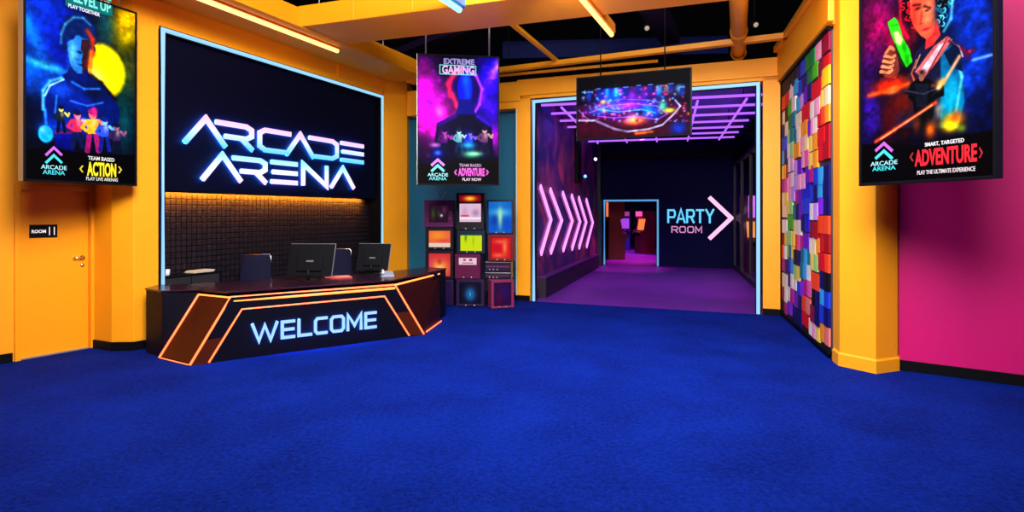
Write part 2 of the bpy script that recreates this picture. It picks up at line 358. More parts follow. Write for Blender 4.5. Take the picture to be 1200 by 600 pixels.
th_ = MB(); th_.box(DW, .045, .785, -.13, .0, 0, .012, mat('threshold_strip', (.35,.36,.4), .35, .6)); th_.build('threshold', parent=door)

# ------------------------------------------------------------------ neon frames
def neon_frame(name, fr, pts, label, r=.028, back=True, m=CYAN, d=.03):
    P = [fr.P(s, d, z) for s, z in pts]; t = thing(name, (sum(p.x for p in P)/len(P), sum(p.y for p in P)/len(P), min(p.z for p in P)), label, 'neon light')
    mb = MB(); mb.tube(P, r, m, 10); mb.build('neon_tube', parent=t)
    ch = MB()
    for i in range(len(pts)-1): ch.ribbon(fr, [pts[i], pts[i+1]], r*3.2, d-r-.02, d-r*.55, BLK)
    ch.build('channel', parent=t)
    bl = MB()  # added glow strip hidden behind the tube
    for i in range(len(pts)-1): bl.ribbon(fr, [pts[i], pts[i+1]], r*.5, d-r*.55, d-r*.4, HALO)
    bl.build('added_halo', parent=t); return t
neon_frame('neon_frame', WL, [(S0+.03,.0+.12),(S0+.03,4.19),(S1-.02,4.19),(S1-.02,.12)], 'cyan neon tube framing the reception desk bay on the left wall')
s_l, s_r = bks(626), bks(888.5)
neon_frame('neon_frame', BK, [(s_l,.0+.012),(s_l,3.965),(s_r,3.99),(s_r,.012)], 'cyan neon tube framing the wide corridor opening in the back wall', .03)

# ------------------------------------------------------------------ sign over the desk
PZ0, PZ1 = 2.06, 4.12
sgn = thing('arena_sign', WL.P((S0+S1)/2, -.12, PZ0), 'dark sign panel with glowing ARCADE ARENA letters above the reception desk', 'sign')
mb = tiled2('panel', S0+.02, S1-.14, -.10, -.05, PZ0, 4.18)
mb.data.transform(Matrix.Rotation(mb.rotation_euler.z, 4, 'Z')); mb.data.transform(Matrix.Translation(Vector((WL.o.x, WL.o.y, 0))-Vector(sgn.location)))
mb.rotation_euler = (0,0,0); mb.location = (0,0,0); mb.parent = sgn
PANELM = mat('sign_panel_black', (.0005, .0011, .011), .65, bump=.1, bscale=90, spec=.08); mb.data.materials[0] = PANELM
bk_ = MB(); bk_.box(WL, S0+.05, S1-.2, -.33, -.10, 2.14, 2.2, BLKM); bk_.box(WL, S0+.05, S1-.2, -.33, -.10, 4.0, 4.06, BLKM); bk_.build('bracket', parent=sgn)
GL = {
 'A': [[(.04,0),(.5,.98),(.96,0)]],
 'R': [[(0,.91),(.78,.91),(.93,.80),(.93,.55),(.78,.42),(.22,.42)],[(.66,.40),(.96,0)]],
 'C': [[(1,.91),(.22,.91),(.07,.77),(.07,.23),(.22,.09),(.93,.09)]],
 'D': [[(0,.91),(.78,.91),(.94,.78),(.94,.23),(.78,.09),(.18,.09)]],
 'E': [[(0,.91),(1,.91)],[(.05,.5),(1,.5)],[(0,.09),(1,.09)]],
 'N': [[(.07,0),(.07,.97),(.93,.03),(.93,1)]],
 'W': [[(0,1),(.27,.04),(.5,.86),(.73,.04),(1,1)]],
 'e': [[(1,.93),(.08,.93),(.08,.07),(1,.07)],[(.08,.5),(.95,.5)]],
 'L': [[(.08,1),(.08,.08),(1,.08)]],
 'c': [[(1,.92),(.22,.92),(.08,.78),(.08,.22),(.22,.08),(1,.08)]],
 'O': [[(.5,.92),(.22,.92),(.08,.78),(.08,.22),(.22,.08),(.78,.08),(.92,.22),(.92,.78),(.78,.92),(.5,.92)]],
 'M': [[(.07,0),(.07,.95),(.5,.3),(.93,.95),(.93,0)]],
 'P': [[(.08,0),(.08,.92),(.78,.92),(.92,.8),(.92,.55),(.78,.42),(.1,.42)]],
 'r': [[(.08,0),(.08,.92),(.78,.92),(.92,.8),(.92,.58),(.78,.45),(.1,.45)],[(.55,.45),(.95,0)]],
 'T': [[(0,.92),(1,.92)],[(.5,.9),(.5,0)]],
 'Y': [[(0,1),(.5,.48),(1,1)],[(.5,.5),(.5,0)]],
 'a': [[(0,0),(.5,.98),(1,0)],[(.22,.3),(.78,.3)]],
}
def word(fr, glyphs, z0, z1, w, d0, d1, m):
    mb = MB()
    for g, (a, b) in glyphs:
        for pl in GL[g]: mb.ribbon(fr, [(a+(b-a)*x, z0+(z1-z0)*y) for x, y in pl], w, d0, d1, m)
    return mb
def spx(fr, a, b, d=0): return (fr.hit(a, 200, d)[0], fr.hit(b, 200, d)[0])
G1 = grad_mat('neon_pink_to_cyan', (.07,.60,1.0), (.62,.72,1.0), (1.0,.50,.85), 1.25)
G2 = grad_mat('neon_cyan_to_pink', (.85,.62,1.0), (.80,.82,1.0), (.22,.75,1.0), 1.25)
dd = -.015
wd = word(WL, [('A', spx(WL,214,266.5,dd)),('R', spx(WL,253,298,dd)),('C', spx(WL,301.5,341,dd)),('A', spx(WL,334,369,dd)),('D', spx(WL,362.5,397,dd)),('E', spx(WL,400,426,dd))], 2.735, 3.125, .078, -.03, -.002, G1)
wd.build('lettering', parent=sgn)
wd = word(WL, [('A', spx(WL,235,284.5,dd)),('R', spx(WL,273,313.5,dd)),('E', spx(WL,318,348.5,dd)),('N', spx(WL,353,385,dd)),('A', spx(WL,387,416,dd))], 2.235, 2.625, .078, -.03, -.002, G2)
wd.build('lettering', parent=sgn)
word(WL, [('A', spx(WL,214,266.5,dd)),('R', spx(WL,253,298,dd)),('C', spx(WL,301.5,341,dd)),('A', spx(WL,334,369,dd)),('D', spx(WL,362.5,397,dd)),('E', spx(WL,400,426,dd))], 2.735, 3.125, .05, -.038, -.031, HALO).build('added_halo', parent=sgn)  # added emitters hidden behind the letters for their halo
word(WL, [('A', spx(WL,235,284.5,dd)),('R', spx(WL,273,313.5,dd)),('E', spx(WL,318,348.5,dd)),('N', spx(WL,353,385,dd)),('A', spx(WL,387,416,dd))], 2.235, 2.625, .05, -.038, -.031, HALO).build('added_halo', parent=sgn)
# letters stand on pins
for s_ in np.linspace(wl_s(8.5), wl_s(11.4), 6):
    for z_ in (2.32, 2.82): pn = MB(); pn.tube([WL.P(s_, -.052, z_), WL.P(s_, -.03, z_)], .006, BLKM, 6); pn.build('stand_off', parent=sgn)
# orange strip under the panel washing the tiled wall
ls = thing('led_strip', WL.P((S0+S1)/2, -.27, 2.03), 'amber light strip under the sign panel washing the black tiled wall', 'light')
m_ = MB(); m_.box(WL, S0+.05, S1-.22, -.30, -.22, 2.10, 2.13, BLKM); m_.box(WL, S0+.05, S1-.22, -.23, -.215, 2.045, 2.13, BLKM); m_.build('housing', parent=ls)
m_ = MB(); m_.box(WL, S0+.06, S1-.23, -.30, -.235, 2.085, 2.10, mat('amber_strip_diffuser', (.2,.1,.02), .4, em=(1,.27,.01), es=6)); m_.build('diffuser', parent=ls)

_d = bpy.data.lights.new('strip_lamp', 'AREA'); _d.energy = 250; _d.color = (1, .30, .015); _d.shape = 'RECTANGLE'; _d.size = (S1-S0)-.32; _d.size_y = .02; _d.spread = 1.9
_o = bpy.data.objects.new('strip_lamp', _d); C.objects.link(_o); _o.location = WL.P((S0+S1)/2-.09, -.235, 2.075)
_aim = Vector((-WL.n.x, -WL.n.y, -.75)).normalized(); _x = Vector((WL.u.x, WL.u.y, 0)); _z = -_aim; _y = _z.cross(_x).normalized()
_o.rotation_euler = Matrix((_x, _y, _z)).transposed().to_euler()

# ------------------------------------------------------------------ reception desk
A_, B_, C_, D_ = Vector((-4.24,7.10)), Vector((-3.70,6.76)), Vector((-1.28,8.50)), Vector((-1.157,9.46))
T2, T1, TR, TD = Vector((-3.85,7.26)), Vector((-3.33,6.985)), Vector((-1.64,8.21)), Vector((-1.215,9.72))
DZ = .752
desk = thing('reception_desk', (-2.9, 8.2, 0), 'black angular reception desk with orange light lines and glowing WELCOME', 'reception desk')
DKF = mat('desk_black_laminate', (.0014, .0013, .006), .5, bump=.05, spec=.12)
DKO = mat('desk_glow_tinted_laminate', (.050, .007, .002), .45, bump=.05, spec=.1)  # dark laminate with the red LED glow put into its base colour
fs = MB(); inner_b = [(-1.5,9.7),(-3.9,8.1)]
fs.loft([(A_.x,A_.y,0),(B_.x,B_.y,0),(C_.x,C_.y,0),(D_.x,D_.y,0),(-1.75,9.5,0),(-4.0,7.7,0)], [(T2.x,T2.y,DZ),(T1.x,T1.y,DZ),(TR.x,TR.y,DZ),(TD.x,TD.y,DZ),(-1.8,9.5,DZ),(-3.95,7.7,DZ)], DKF)
fs.build('front_shell', parent=desk)
rb = MB(); RB = [(-4.60,7.40),(-4.22,7.16),(-3.86,7.22),(-1.70,8.75),(-1.22,9.55),(-1.13,10.08),(-1.5,10.25),(-2.0,9.5),(-4.36,7.78),(-4.64,7.70)]
rb.prism([(-4.60,7.40),(-4.24,7.14),(-3.9,7.3),(-1.75,8.85),(-1.24,9.50),(-1.13,10.06),(-1.5,10.25),(-1.75,9.75),(-2.2,9.2),(-4.28,7.78),(-4.64,7.70)], .0, .79, DKF); rb.build('body', parent=desk, bevel=.006)
# counter top with an edge
TOPM = mat('desk_top_gloss', (.020, .003, .012), .22, spec=.4)
tp = MB(); tp.prism([(-4.61,7.39),(-4.25,7.13),(-3.87,7.27),(-3.40,7.04),(-1.67,8.28),(-1.23,9.66),(-1.12,10.08),(-1.5,10.28),(-1.80,9.78),(-2.2,9.28),(-4.30,7.85),(-4.66,7.74)], .79, .812, TOPM); tp.build('counter_top', parent=desk, bevel=.004)
# side cheek between the two slanted lines, LED glow tinted into its colour, + the bright band under the top edge
def quad(mb, P, off, m):
    n = (P[1]-P[0]).cross(P[3]-P[0]).normalized()
    if n.y > 0: n = -n
    mb.loft([p+n*.002 for p in P], [p+n*off for p in P], m)
v3 = lambda p, z: Vector((p.x, p.y, z))
def lerp(a, b, t): return a+(b-a)*t
ck = MB(); e0 = [lerp(v3(A_,0), v3(T2,DZ), .03), lerp(v3(B_,0), v3(T1,DZ), .03), lerp(v3(B_,0), v3(T1,DZ), .97), lerp(v3(A_,0), v3(T2,DZ), .97)]; quad(ck, e0, .006, DKO)
ck.build('left_cheek', parent=desk)
fb = Fr((B_.x, B_.y), (C_.x, C_.y))
def fh(px, py): return fb.hit(px, py)
i1, i2, i3, i4 = fh(244.5,426.5), fh(283,362), fh(450,347), fh(479,393)
o1, o2, o3, o4 = (0.0,0.0), (fb.hit(270,350)[0], DZ), (fb.hit(462,334)[0], DZ), (fb.L, 0)
bd = MB()   # arch band between outer and inner lines
P = lambda q, d: fb.P(q[0], d, q[1])
for a, b, c, d_ in ((o1, o2, i2, i1), (o2, o3, i3, i2), (o3, o4, i4, i3)):
    bd.loft([P(a,.001), P(b,.001), P(c,.001), P(d_,.001)], [P(a,.012), P(b,.012), P(c,.012), P(d_,.012)], DKO)
bd.build('front_arch', parent=desk)
rc = MB(); e1 = [lerp(v3(C_,0), v3(TR,DZ), .02), lerp(v3(D_,0), v3(TD,DZ), .02), lerp(v3(D_,0), v3(TD,DZ), .98), lerp(v3(C_,0), v3(TR,DZ), .98)]
nrm = (e1[1]-e1[0]).cross(e1[3]-e1[0]).normalized(); nrm = nrm if nrm.x > 0 else -nrm
rc.loft([p+nrm*.002 for p in e1], [p+nrm*.006 for p in e1], mat('desk_right_glow_tint', (.020,.002,.002), .4, spec=.1)); rc.build('right_cheek', parent=desk)  # reddish light on this side is put into the base colour
def strip(name, pts, r, m):
    mb = MB(); mb.tube(pts, r, m, 8); o = mb.build(name, parent=desk); return o
fo = fb.n*.016; F3 = lambda q, k=.018: fb.P(q[0], k, max(q[1], .012))
lf = (B_-A_).normalized(); ln = Vector((lf.y, -lf.x)); ln = ln if ln.y < 0 else -ln
AO = lambda p, z, k=.014: Vector((p.x+ln.x*k, p.y+ln.y*k, z))
strip('light_strip', [AO(A_,.014), AO(T2,DZ)], .012, ORNEON)
strip('light_strip', [AO(A_,.014), AO(B_,.014)], .006, ORNEON)
strip('light_strip', [F3(o1), F3(o2), F3(o3), F3(o4)], .013, ORNEON)
strip('light_strip', [F3(i1), F3(i2), F3(i3), F3(i4)], .011, ORNEON)
strip('light_strip', [AO(T2,DZ), AO(T1,DZ)], .010, AMB)
strip('light_strip', [Vector((TR.x+.01,TR.y-.01,DZ)), Vector((TD.x+.015,TD.y,DZ))], .013, AMB)
strip('light_strip', [Vector((C_.x+.03,C_.y+.1,.02)), Vector((D_.x+.02,D_.y,.02))], .009, ORNEON)
# second wider amber line just below the top edge
s_a, s_b = o2[0]+.0, o3[0]
strip('light_strip', [fb.P(s_a+.03, .014, DZ-.045), fb.P(s_b, .014, DZ-.045)], .020, AMB)
WNEON = mat('ice_blue_letters', (.1,.1,.1), .4, em=(.24,.54,1.0), es=1.2)
wx = [('W',295.5,325),('e',329.5,346),('L',349,366),('c',368.5,384),('O',387,404),('M',406.5,424.5),('e',427.5,441.5)]
z0w = .185; z1w = .412
wd = word(fb, [(g, (fb.hit(a,380,.03)[0], fb.hit(b,380,.03)[0])) for g, a, b in wx], z0w, z1w, .038, .024, .034, WNEON); wd.build('lettering', parent=desk)
word(fb, [(g, (fb.hit(a,380,.03)[0], fb.hit(b,380,.03)[0])) for g, a, b in wx], z0w, z1w, .022, .015, .023, HALO).build('added_halo', parent=desk)  # added emitter hidden behind WELCOME for its halo
# ------------------------------------------------------------------ monitors seen from behind
def monitor(px, py, Y, wid, hei, yaw, label):
    X = (px-CX)/F*Y; z = .812; t = thing('computer_monitor', (X, Y, z), label, 'monitor', None)
    f = Fr((X, Y), u=(math.cos(yaw), math.sin(yaw)))
    m = MB(); m.box(f, -wid/2, wid/2, -.012, .012, .07, .07+hei, BLKP); 
    def tilt(v): k = (v[2]-.07); return (v[0]-f.n.x*k*.12+f.u.x*k*.10, v[1]-f.n.y*k*.12+f.u.y*k*.10, v[2]+z)
    m.v = [tilt(v) for v in m.v]; m.build('case', parent=t, bevel=.006)
    m = MB(); m.box(f, -wid/2-.006, wid/2+.006, -.02, -.010, .063, .076+hei, GREYM); m.v = [tilt(v) for v in m.v]; m.build('bezel', parent=t, bevel=.002)
    m = MB(); m.box(f, -wid*.28, wid*.28, .012, .045, .14, .07+hei*.8, BLKP); m.v = [tilt(v) for v in m.v]; m.build('rear_housing', parent=t, bevel=.01)
    m = MB(); m.box(f, -wid/2+.015, wid/2-.015, -.024, -.0205, .08, .06+hei, mat('monitor_glass', (.01,.01,.02), .1, em=(.1,.2,.5), es=.3)); m.v = [tilt(v) for v in m.v]; m.build('screen', parent=t)
    m = MB(); m.lathe((X, Y, z+.0), [(.13,0),(.13,.010),(.11,.016),(.03,.02)], BLKP, 24); m.tube([(X+f.n.x*.02,Y+f.n.y*.02,z+.015),(X+f.n.x*.03,Y+f.n.y*.03,z+.16)], .022, BLKP); m.build('stand', parent=t)
    m = MB(); m.box(f, -.05, .05, .0445, .047, .07+hei*.45, .07+hei*.5, mat('badge_grey', (.12,.12,.13), .4)); m.v = [tilt(v) for v in m.v]; m.build('badge', parent=t)
    return t
monitor(362, 328, 8.15, .62, .44, -.02, 'larger black computer monitor on the reception desk, its back to the room')
monitor(435.5, 316, 9.0, .50, .40, -.10, 'black computer monitor nearest the right end of the reception desk')
# phone, folder, papers
def tele(px, Y):
    X = (px-CX)/F*Y; z = .812; t = thing('desk_phone', (X, Y, z), 'small grey desk phone beside the right monitor on the desk', 'phone')
    f = Fr((X, Y), u=(.95,.3)); m = MB(); m.loft([f.P(-.1,-.09,z),f.P(.1,-.09,z),f.P(.1,.09,z),f.P(-.1,.09,z)], [f.P(-.09,-.08,z+.07),f.P(.09,-.08,z+.07),f.P(.09,.07,z+.02),f.P(-.09,.07,z+.02)], mat('phone_grey', (.25,.25,.32), .4)); m.build('base', parent=t, bevel=.008)
    m = MB(); m.tube([f.P(-.07,-.09,z+.075), f.P(-.065,-.02,z+.085), f.P(-.065,.03,z+.07), f.P(-.07,.08,z+.045)], .018, mat('phone_light', (.6,.6,.65), .4), 10); m.build('handset', parent=t)
tele(454, 8.80)
f_ = Fr((-2.55,8.60), u=(.9,.43)); m_ = MB(); m_.box(f_, -.19, .19, -.14, .13, .8125, .826, mat('red_flat', (.65,.03,.02), .5)); m_.box(f_, -.175, .175, -.125, .12, .826, .829, mat('pink_flat', (.8,.25,.2), .6)); o = m_.build('red_slab'); tag(o, 'red folder lying on the desk top between the two monitors', 'slab')  # flat red block with a paler pink top layer
f_ = Fr((-3.55,7.55), u=(.8,.59)); m_ = MB()
# office chairs behind the desk
CHM = mat('chair_navy_fabric', (.006,.006,.022), .8, bump=.2, spec=.1)
def chair(x, y, yaw, label, top=1.12):
    t = thing('office_chair', (x, y, 0), label, 'chair', None)
    f = Fr((x, y), u=(math.cos(yaw), math.sin(yaw)))
    m = MB()
    for k in range(5):
        a = k*2*math.pi/5+.3; e = (x+.26*math.cos(a), y+.26*math.sin(a), .07); m.tube([(x,y,.11), e], .022, BLKP, 8, r2=.014)
    m.build('star_base', parent=t)
    for k in range(5):
        a = k*2*math.pi/5+.3; c_ = MB(); ex, ey = x+.27*math.cos(a), y+.27*math.sin(a); c_.lathe((ex-.02*math.sin(a), ey+.02*math.cos(a), .035), [(.02,0),(.034,.008),(.034,.032),(.02,.04)], BLKP, 12, axis=(math.sin(a),-math.cos(a),0)); c_.build('caster', parent=t)
    m = MB(); m.tube([(x,y,.10),(x,y,.44)], .028, GREYM, 12); m.build('gas_post', parent=t)
    m = MB(); m.box(f, -.24, .24, -.24, .24, .44, .52, CHM, .03); m.build('seat', parent=t)
    m = MB(); rows = []
    for j in range(7):
        v = j/6; z = .62+v*(top-.62); hw = .24-.03*v-.02*(v > .95)
        for k in range(9): u_ = k/8*2-1; q = f.P(u_*hw, .25-.05*(1-u_*u_)+.08*v, z-.02*abs(u_)**3*(v > .9)); rows.append(q)
    n0 = len(rows); rows += [r_+Vector((f.n.x*.05, f.n.y*.05, 0)) for r_ in rows]; fcs = []
    for j in range(6):
        for k in range(8): i = j*9+k; fcs += [[i,i+1,i+10,i+9],[n0+i,n0+i+9,n0+i+10,n0+i+1]]
    for k in range(8): fcs += [[k,n0+k,n0+k+1,k+1],[54+k,55+k,n0+55+k,n0+54+k]]
    for j in range(6): fcs += [[j*9,(j+1)*9,n0+(j+1)*9,n0+j*9],[j*9+8,n0+j*9+8,n0+(j+1)*9+8,(j+1)*9+8]]
    m.add(rows, fcs, CHM, True); m.build('backrest', parent=t, bevel=.01)
    m = MB(); m.tube([f.P(0,.1,.44), f.P(0,.32,.47), f.P(0,.33,.70)], .02, BLKP); m.build('back_support', parent=t)
    for s_ in (-1, 1):
        m = MB(); m.tube([f.P(s_*.22,.0,.47), f.P(s_*.29,.0,.50), f.P(s_*.29,.0,.68)], .014, BLKP); m.box(f, s_*.29-.03, s_*.29+.03, -.14, .12, .68, .71, BLKP, .01); m.build('armrest', parent=t)
    m = MB(); m.tube([f.P(-.215,.31,top-.25), f.P(-.213,.335,top-.02), f.P(-.19,.345,top+.008), f.P(.19,.345,top+.008)], .008, CHROME, 8); m.build('back_trim', parent=t)
    return t
chair(-3.88, 8.80, math.pi-.1+.35, 'dark navy office chair behind the desk, left of the larger monitor', 1.10)
chair(-2.86, 9.75, math.pi+.35, 'dark office chair behind the desk, between the two monitors', 1.13)
# low back cabinet with papers, in the bay's left corner
cb = thing('back_cabinet', WL.P(wl_s(8.25), -.2, 0), 'low black cabinet against the tiled wall at the left end of the bay', 'cabinet')
m_ = MB(); m_.box(WL, S0+.03, wl_s(8.75), -.325, -.05, 0, .90, BLKP, .006); m_.build('body', parent=cb)
for k in range(2):
    m_ = MB(); a0 = S0+.05+k*.47; m_.box(WL, a0, a0+.45, -.05, -.035, .06, .86, mat('cabinet_door_black', (.02,.02,.025), .35)); d_ = m_.build('door', parent=cb, bevel=.004)
    m_ = MB(); m_.tube([WL.P(a0+(.40 if k == 0 else .05), -.022, .55), WL.P(a0+(.40 if k == 0 else .05), -.022, .70)], .006, CHROME); m_.build('handle', parent=d_)
PAPER = mat('paper_cream', (.7,.6,.45), .6)
m_ = MB()
for k in range(5):
    m_.box(WL, wl_s(8.32)+k*.006, wl_s(8.32)+.32+k*.004, -.26+k*.004, -.05+k*.003, .9005+k*.006, .9055+k*.006, PAPER)
tag(m_.build('paper_stack'), 'low pile of cream papers on the black cabinet behind the desk', 'papers')
m_ = MB(); c_ = WL.P(wl_s(7.98), -.12, .9); m_.lathe(c_, [(.030,0),(.038,.01),(.040,.085),(.035,.085),(.034,.02),(.005,.015)], mat('white_ceramic', (.7,.7,.75), .3), 16); tag(m_.build('cup'), 'small pale cup on the cabinet beside the left neon tube', 'cup')

# ------------------------------------------------------------------ artwork painter (printed / backlit pictures as dense coloured meshes)
class Art:
    def __init__(a, fr, W, H, z0, nx, ny, ss=2, base=(0,0,0)):
        a.fr, a.W, a.H, a.z0, a.nx, a.ny, a.ss = fr, W, H, z0, nx, ny, ss
        a.w, a.h = nx*ss, ny*ss; a.im = np.zeros((a.h, a.w, 3)); a.im[:] = np.array(base)/255
        a.U, a.V = np.meshgrid((np.arange(a.w)+.5)/a.w, (np.arange(a.h)+.5)/a.h); a.asp = H/W
    def uv(a, px, py):
        s, z = a.fr.hit(px, py, .02); return s/a.W, 1-(z-a.z0)/a.H
    def poly(a, pts, col, al=1.0, soft=0):
        p = [a.uv(*q) for q in pts]; m = np.zeros(a.U.shape, bool); n = len(p)
        for i in range(n):
            x1, y1 = p[i]; x2, y2 = p[(i+1) % n]
            if y1 == y2: continue
            c = ((y1 > a.V) != (y2 > a.V)) & (a.U < (x2-x1)*(a.V-y1)/(y2-y1)+x1); m ^= c
        m = m.astype(float)
        for _ in range(soft):
            m = (m+np.roll(m,1,0)+np.roll(m,-1,0)+np.roll(m,1,1)+np.roll(m,-1,1))/5
        a.mix(m*al, col)
    def mix(a, m, col): c = np.array(col)/255 if not callable(col) else col; a.im = a.im*(1-m[...,None])+c*m[...,None]
    def blob(a, px, py, rx, ry, col, al=1.0, rot=0, hard=False, add=False, p=1.0):
        """rx, ry in photo pixels"""
        u0, v0 = a.uv(px, py); u1, _ = a.uv(px+1, py); _, v1 = a.uv(px, py+1); su = (a.U-u0)/(u1-u0); sv = (a.V-v0)/(v1-v0)
        c, s = math.cos(rot), math.sin(rot); x = (su*c+sv*s)/rx; y = (-su*s+sv*c)/ry; d = x*x+y*y
        m = (np.clip((1-np.sqrt(d))*6, 0, 1) if hard else np.exp(-d*p))*al
        if add: a.im = np.clip(a.im+m[...,None]*np.array(col)/255, 0, 1.2)
        else: a.mix(m, col)
    def line(a, pts, wd, col, al=1.0, soft=False):
        for (x0, y0), (x1, y1) in zip(pts[:-1], pts[1:]):
            u0, v0 = a.uv(x0, y0); u1, v1 = a.uv(x1, y1); ua, _ = a.uv(x0+1, y0); k = abs(ua-u0)
            X = (a.U-u0)/k; Y = (a.V-v0)*a.asp/k; dx = (u1-u0)/k; dy = (v1-v0)*a.asp/k; L = dx*dx+dy*dy+1e-9
            t = np.clip((X*dx+Y*dy)/L, 0, 1); d = np.hypot(X-t*dx, Y-t*dy)
            m = np.exp(-(d/wd)**2) if soft else np.clip((wd/2-d)*2+.5, 0, 1); a.mix(m*al, col)
    def fig(a, x, y, h, c1, c2, c3, arm=1):
        '''little standing figure: head, hair, trunk, arms, legs; y = top of the head'''
        u = h/7.0
        a.line([(x-u*.5,y+u*3.6),(x-u*.9,y+u*6.8)],u*.9,c3); a.line([(x+u*.5,y+u*3.6),(x+u*1.0,y+u*6.8)],u*.9,c3)
        a.poly([(x-u*1.1,y+u*1.4),(x+u*1.1,y+u*1.4),(x+u*.8,y+u*3.9),(x-u*.8,y+u*3.9)],c2,1)
        a.line([(x-u*1.1,y+u*1.7),(x-u*1.8,y+u*2.8),(x-u*1.0*arm,y+u*3.4)],u*.6,c2); a.line([(x+u*1.1,y+u*1.7),(x+u*1.9,y+u*2.6),(x+u*2.2,y+u*1.8)],u*.6,c1)
        a.blob(x,y+u*.6,u*.75,u*.9,c1,1,hard=True); a.blob(x,y+u*.15,u*.85,u*.6,c3,1,hard=True); a.blob(x+u*.3,y+u*2,u*.5,u*.9,(250,230,210),.45)
    def noise(a, freq, amt, seed=1, tint=(1,1,1), add=False):
        r = np.random.RandomState(seed); tot = np.zeros(a.U.shape)
        for o in range(4):
            f = int(freq*2**o)+2; g = r.rand(int(f*a.asp)+3, f+3); x = a.U*f; y = a.V*f*a.asp; xi = x.astype(int); yi = np.minimum(y.astype(int), g.shape[0]-2); fx = x-xi; fy = y-yi
            fx = fx*fx*(3-2*fx); fy = fy*fy*(3-2*fy)
            n = (g[yi,xi]*(1-fx)+g[yi,xi+1]*fx)*(1-fy)+(g[yi+1,xi]*(1-fx)+g[yi+1,xi+1]*fx)*fy; tot += n/2**o
        tot = tot/1.875
        if add: a.im = np.clip(a.im+((np.clip(tot-.5,0,1)*2)**1.5*amt)[...,None]*np.array(tint), 0, 1)
        else: a.im = np.clip(a.im*(1+(tot-.5)[...,None]*2*amt), 0, 1)
        return tot
    def build(a, name, parent, d=.02, es=1.0, thick=0.006, curve=0):
        im = a.im.reshape(a.ny, a.ss, a.nx, a.ss, 3).mean((1,3)); im = np.clip(im, 0, 1)
        if not curve: g_ = im.mean(2, keepdims=True); im = np.clip(g_+(im-g_)*1.2, 0, 1); im = np.clip(im**1.25*1.22, 0, 1)
        lin = np.where(im <= .04045, im/12.92, ((im+.055)/1.055)**2.4)
        org = wloc(parent); vs = []; fs = []
        for j in range(a.ny+1):
            for i in range(a.nx+1):
                u = i/a.nx; v = j/a.ny; b_ = curve*(1-(2*u-1)**2)*(1-(2*v-1)**2)
                vs.append(tuple(a.fr.P(u*a.W, d+b_, a.z0+a.H*(1-v))-org))
        w1 = a.nx+1
        for j in range(a.ny):
            for i in range(a.nx): k = j*w1+i; fs.append((k, k+1, k+1+w1, k+w1))
        nf = len(fs); k0 = len(vs)
        cor = [(0, 1, 0), (1, 1, 0), (1, 0, 0), (0, 0, 0)]
        vs += [tuple(a.fr.P(u*a.W, d-thick, a.z0+a.H*(1-v))-org) for u, v in ((0,0),(1,0),(1,1),(0,1))]; fs.append((k0, k0+3, k0+2, k0+1))
        me = bpy.data.meshes.new(name); me.from_pydata(vs, [], fs)
        ca = me.color_attributes.new('print', 'FLOAT_COLOR', 'CORNER'); n = len(me.loops); arr = np.zeros((n, 4)); arr[:,3] = 1
        arr[:nf*4,:3] = np.repeat(lin.reshape(-1,3), 4, axis=0); ca.data.foreach_set('color', arr.ravel())
        me.materials.append(print_mat(es)); o = bpy.data.objects.new(name, me); C.objects.link(o); o.parent = parent
        if curve:
            for p in me.polygons: p.use_smooth = True
        return o
def print_mat(es):
    nm = 'backlit_print_%d' % int(es*100)
    if nm in MATS: return MATS[nm]
    m = bpy.data.materials.new(nm); m.use_nodes = True; nt = m.node_tree; b = nt.nodes['Principled BSDF']
    at_ = nt.nodes.new('ShaderNodeAttribute'); at_.attribute_name = 'print'
    nt.links.new(at_.outputs['Color'], b.inputs['Emission Color']); b.inputs['Emission Strength'].default_value = es
    b.inputs['Base Color'].default_value = (.0,.0,.0,1); b.inputs['Roughness'].default_value = .6; b.inputs['Specular IOR Level'].default_value = .04
    MATS[nm] = m; return m
def col_text(col, es=1.0):
    nm = 'print_%d_%d_%d' % col
    return mat(nm, tuple(c*.3 for c in rgb(*col)), .5, em=rgb(*col), es=es)
def poster(name, a, b, z0, z1, label, depth=.07, fw=.022):
    fr = Fr(a, b); t = thing(name, ((a[0]+b[0])/2, (a[1]+b[1])/2, z0), label, 'poster', None)
    m = MB()
    m.box(fr, 0, fr.L, -depth, .012, z0, z0+fw, BLKM); m.box(fr, 0, fr.L, -depth, .012, z1-fw, z1, BLKM)
    m.box(fr, 0, fw, -depth, .012, z0+fw, z1-fw, BLKM); m.box(fr, fr.L-fw, fr.L, -depth, .012, z0+fw, z1-fw, BLKM)
    m.build('frame', parent=t, bevel=.003)
    m = MB(); m.box(fr, -.004, 0, -depth-.004, .0, z0, z1, GREYM); m.build('side_trim', parent=t); m = MB(); m.box(fr, fr.L, fr.L+.004, -depth-.004, .0, z0, z1, mat('dark_steel_edge', (.006,.006,.02), .4, 0, spec=.3)); m.build('side_trim', parent=t)
    m = MB(); m.box(fr, fw, fr.L-fw, -depth, -.03, z0+fw, z1-fw, BLKP); m.build('back_box', parent=t)
    f2 = Fr(fr.P(fw,0,0)[:2], fr.P(fr.L-fw,0,0)[:2])
    return t, fr, f2, f2.L, z1-z0-2*fw, z0+fw
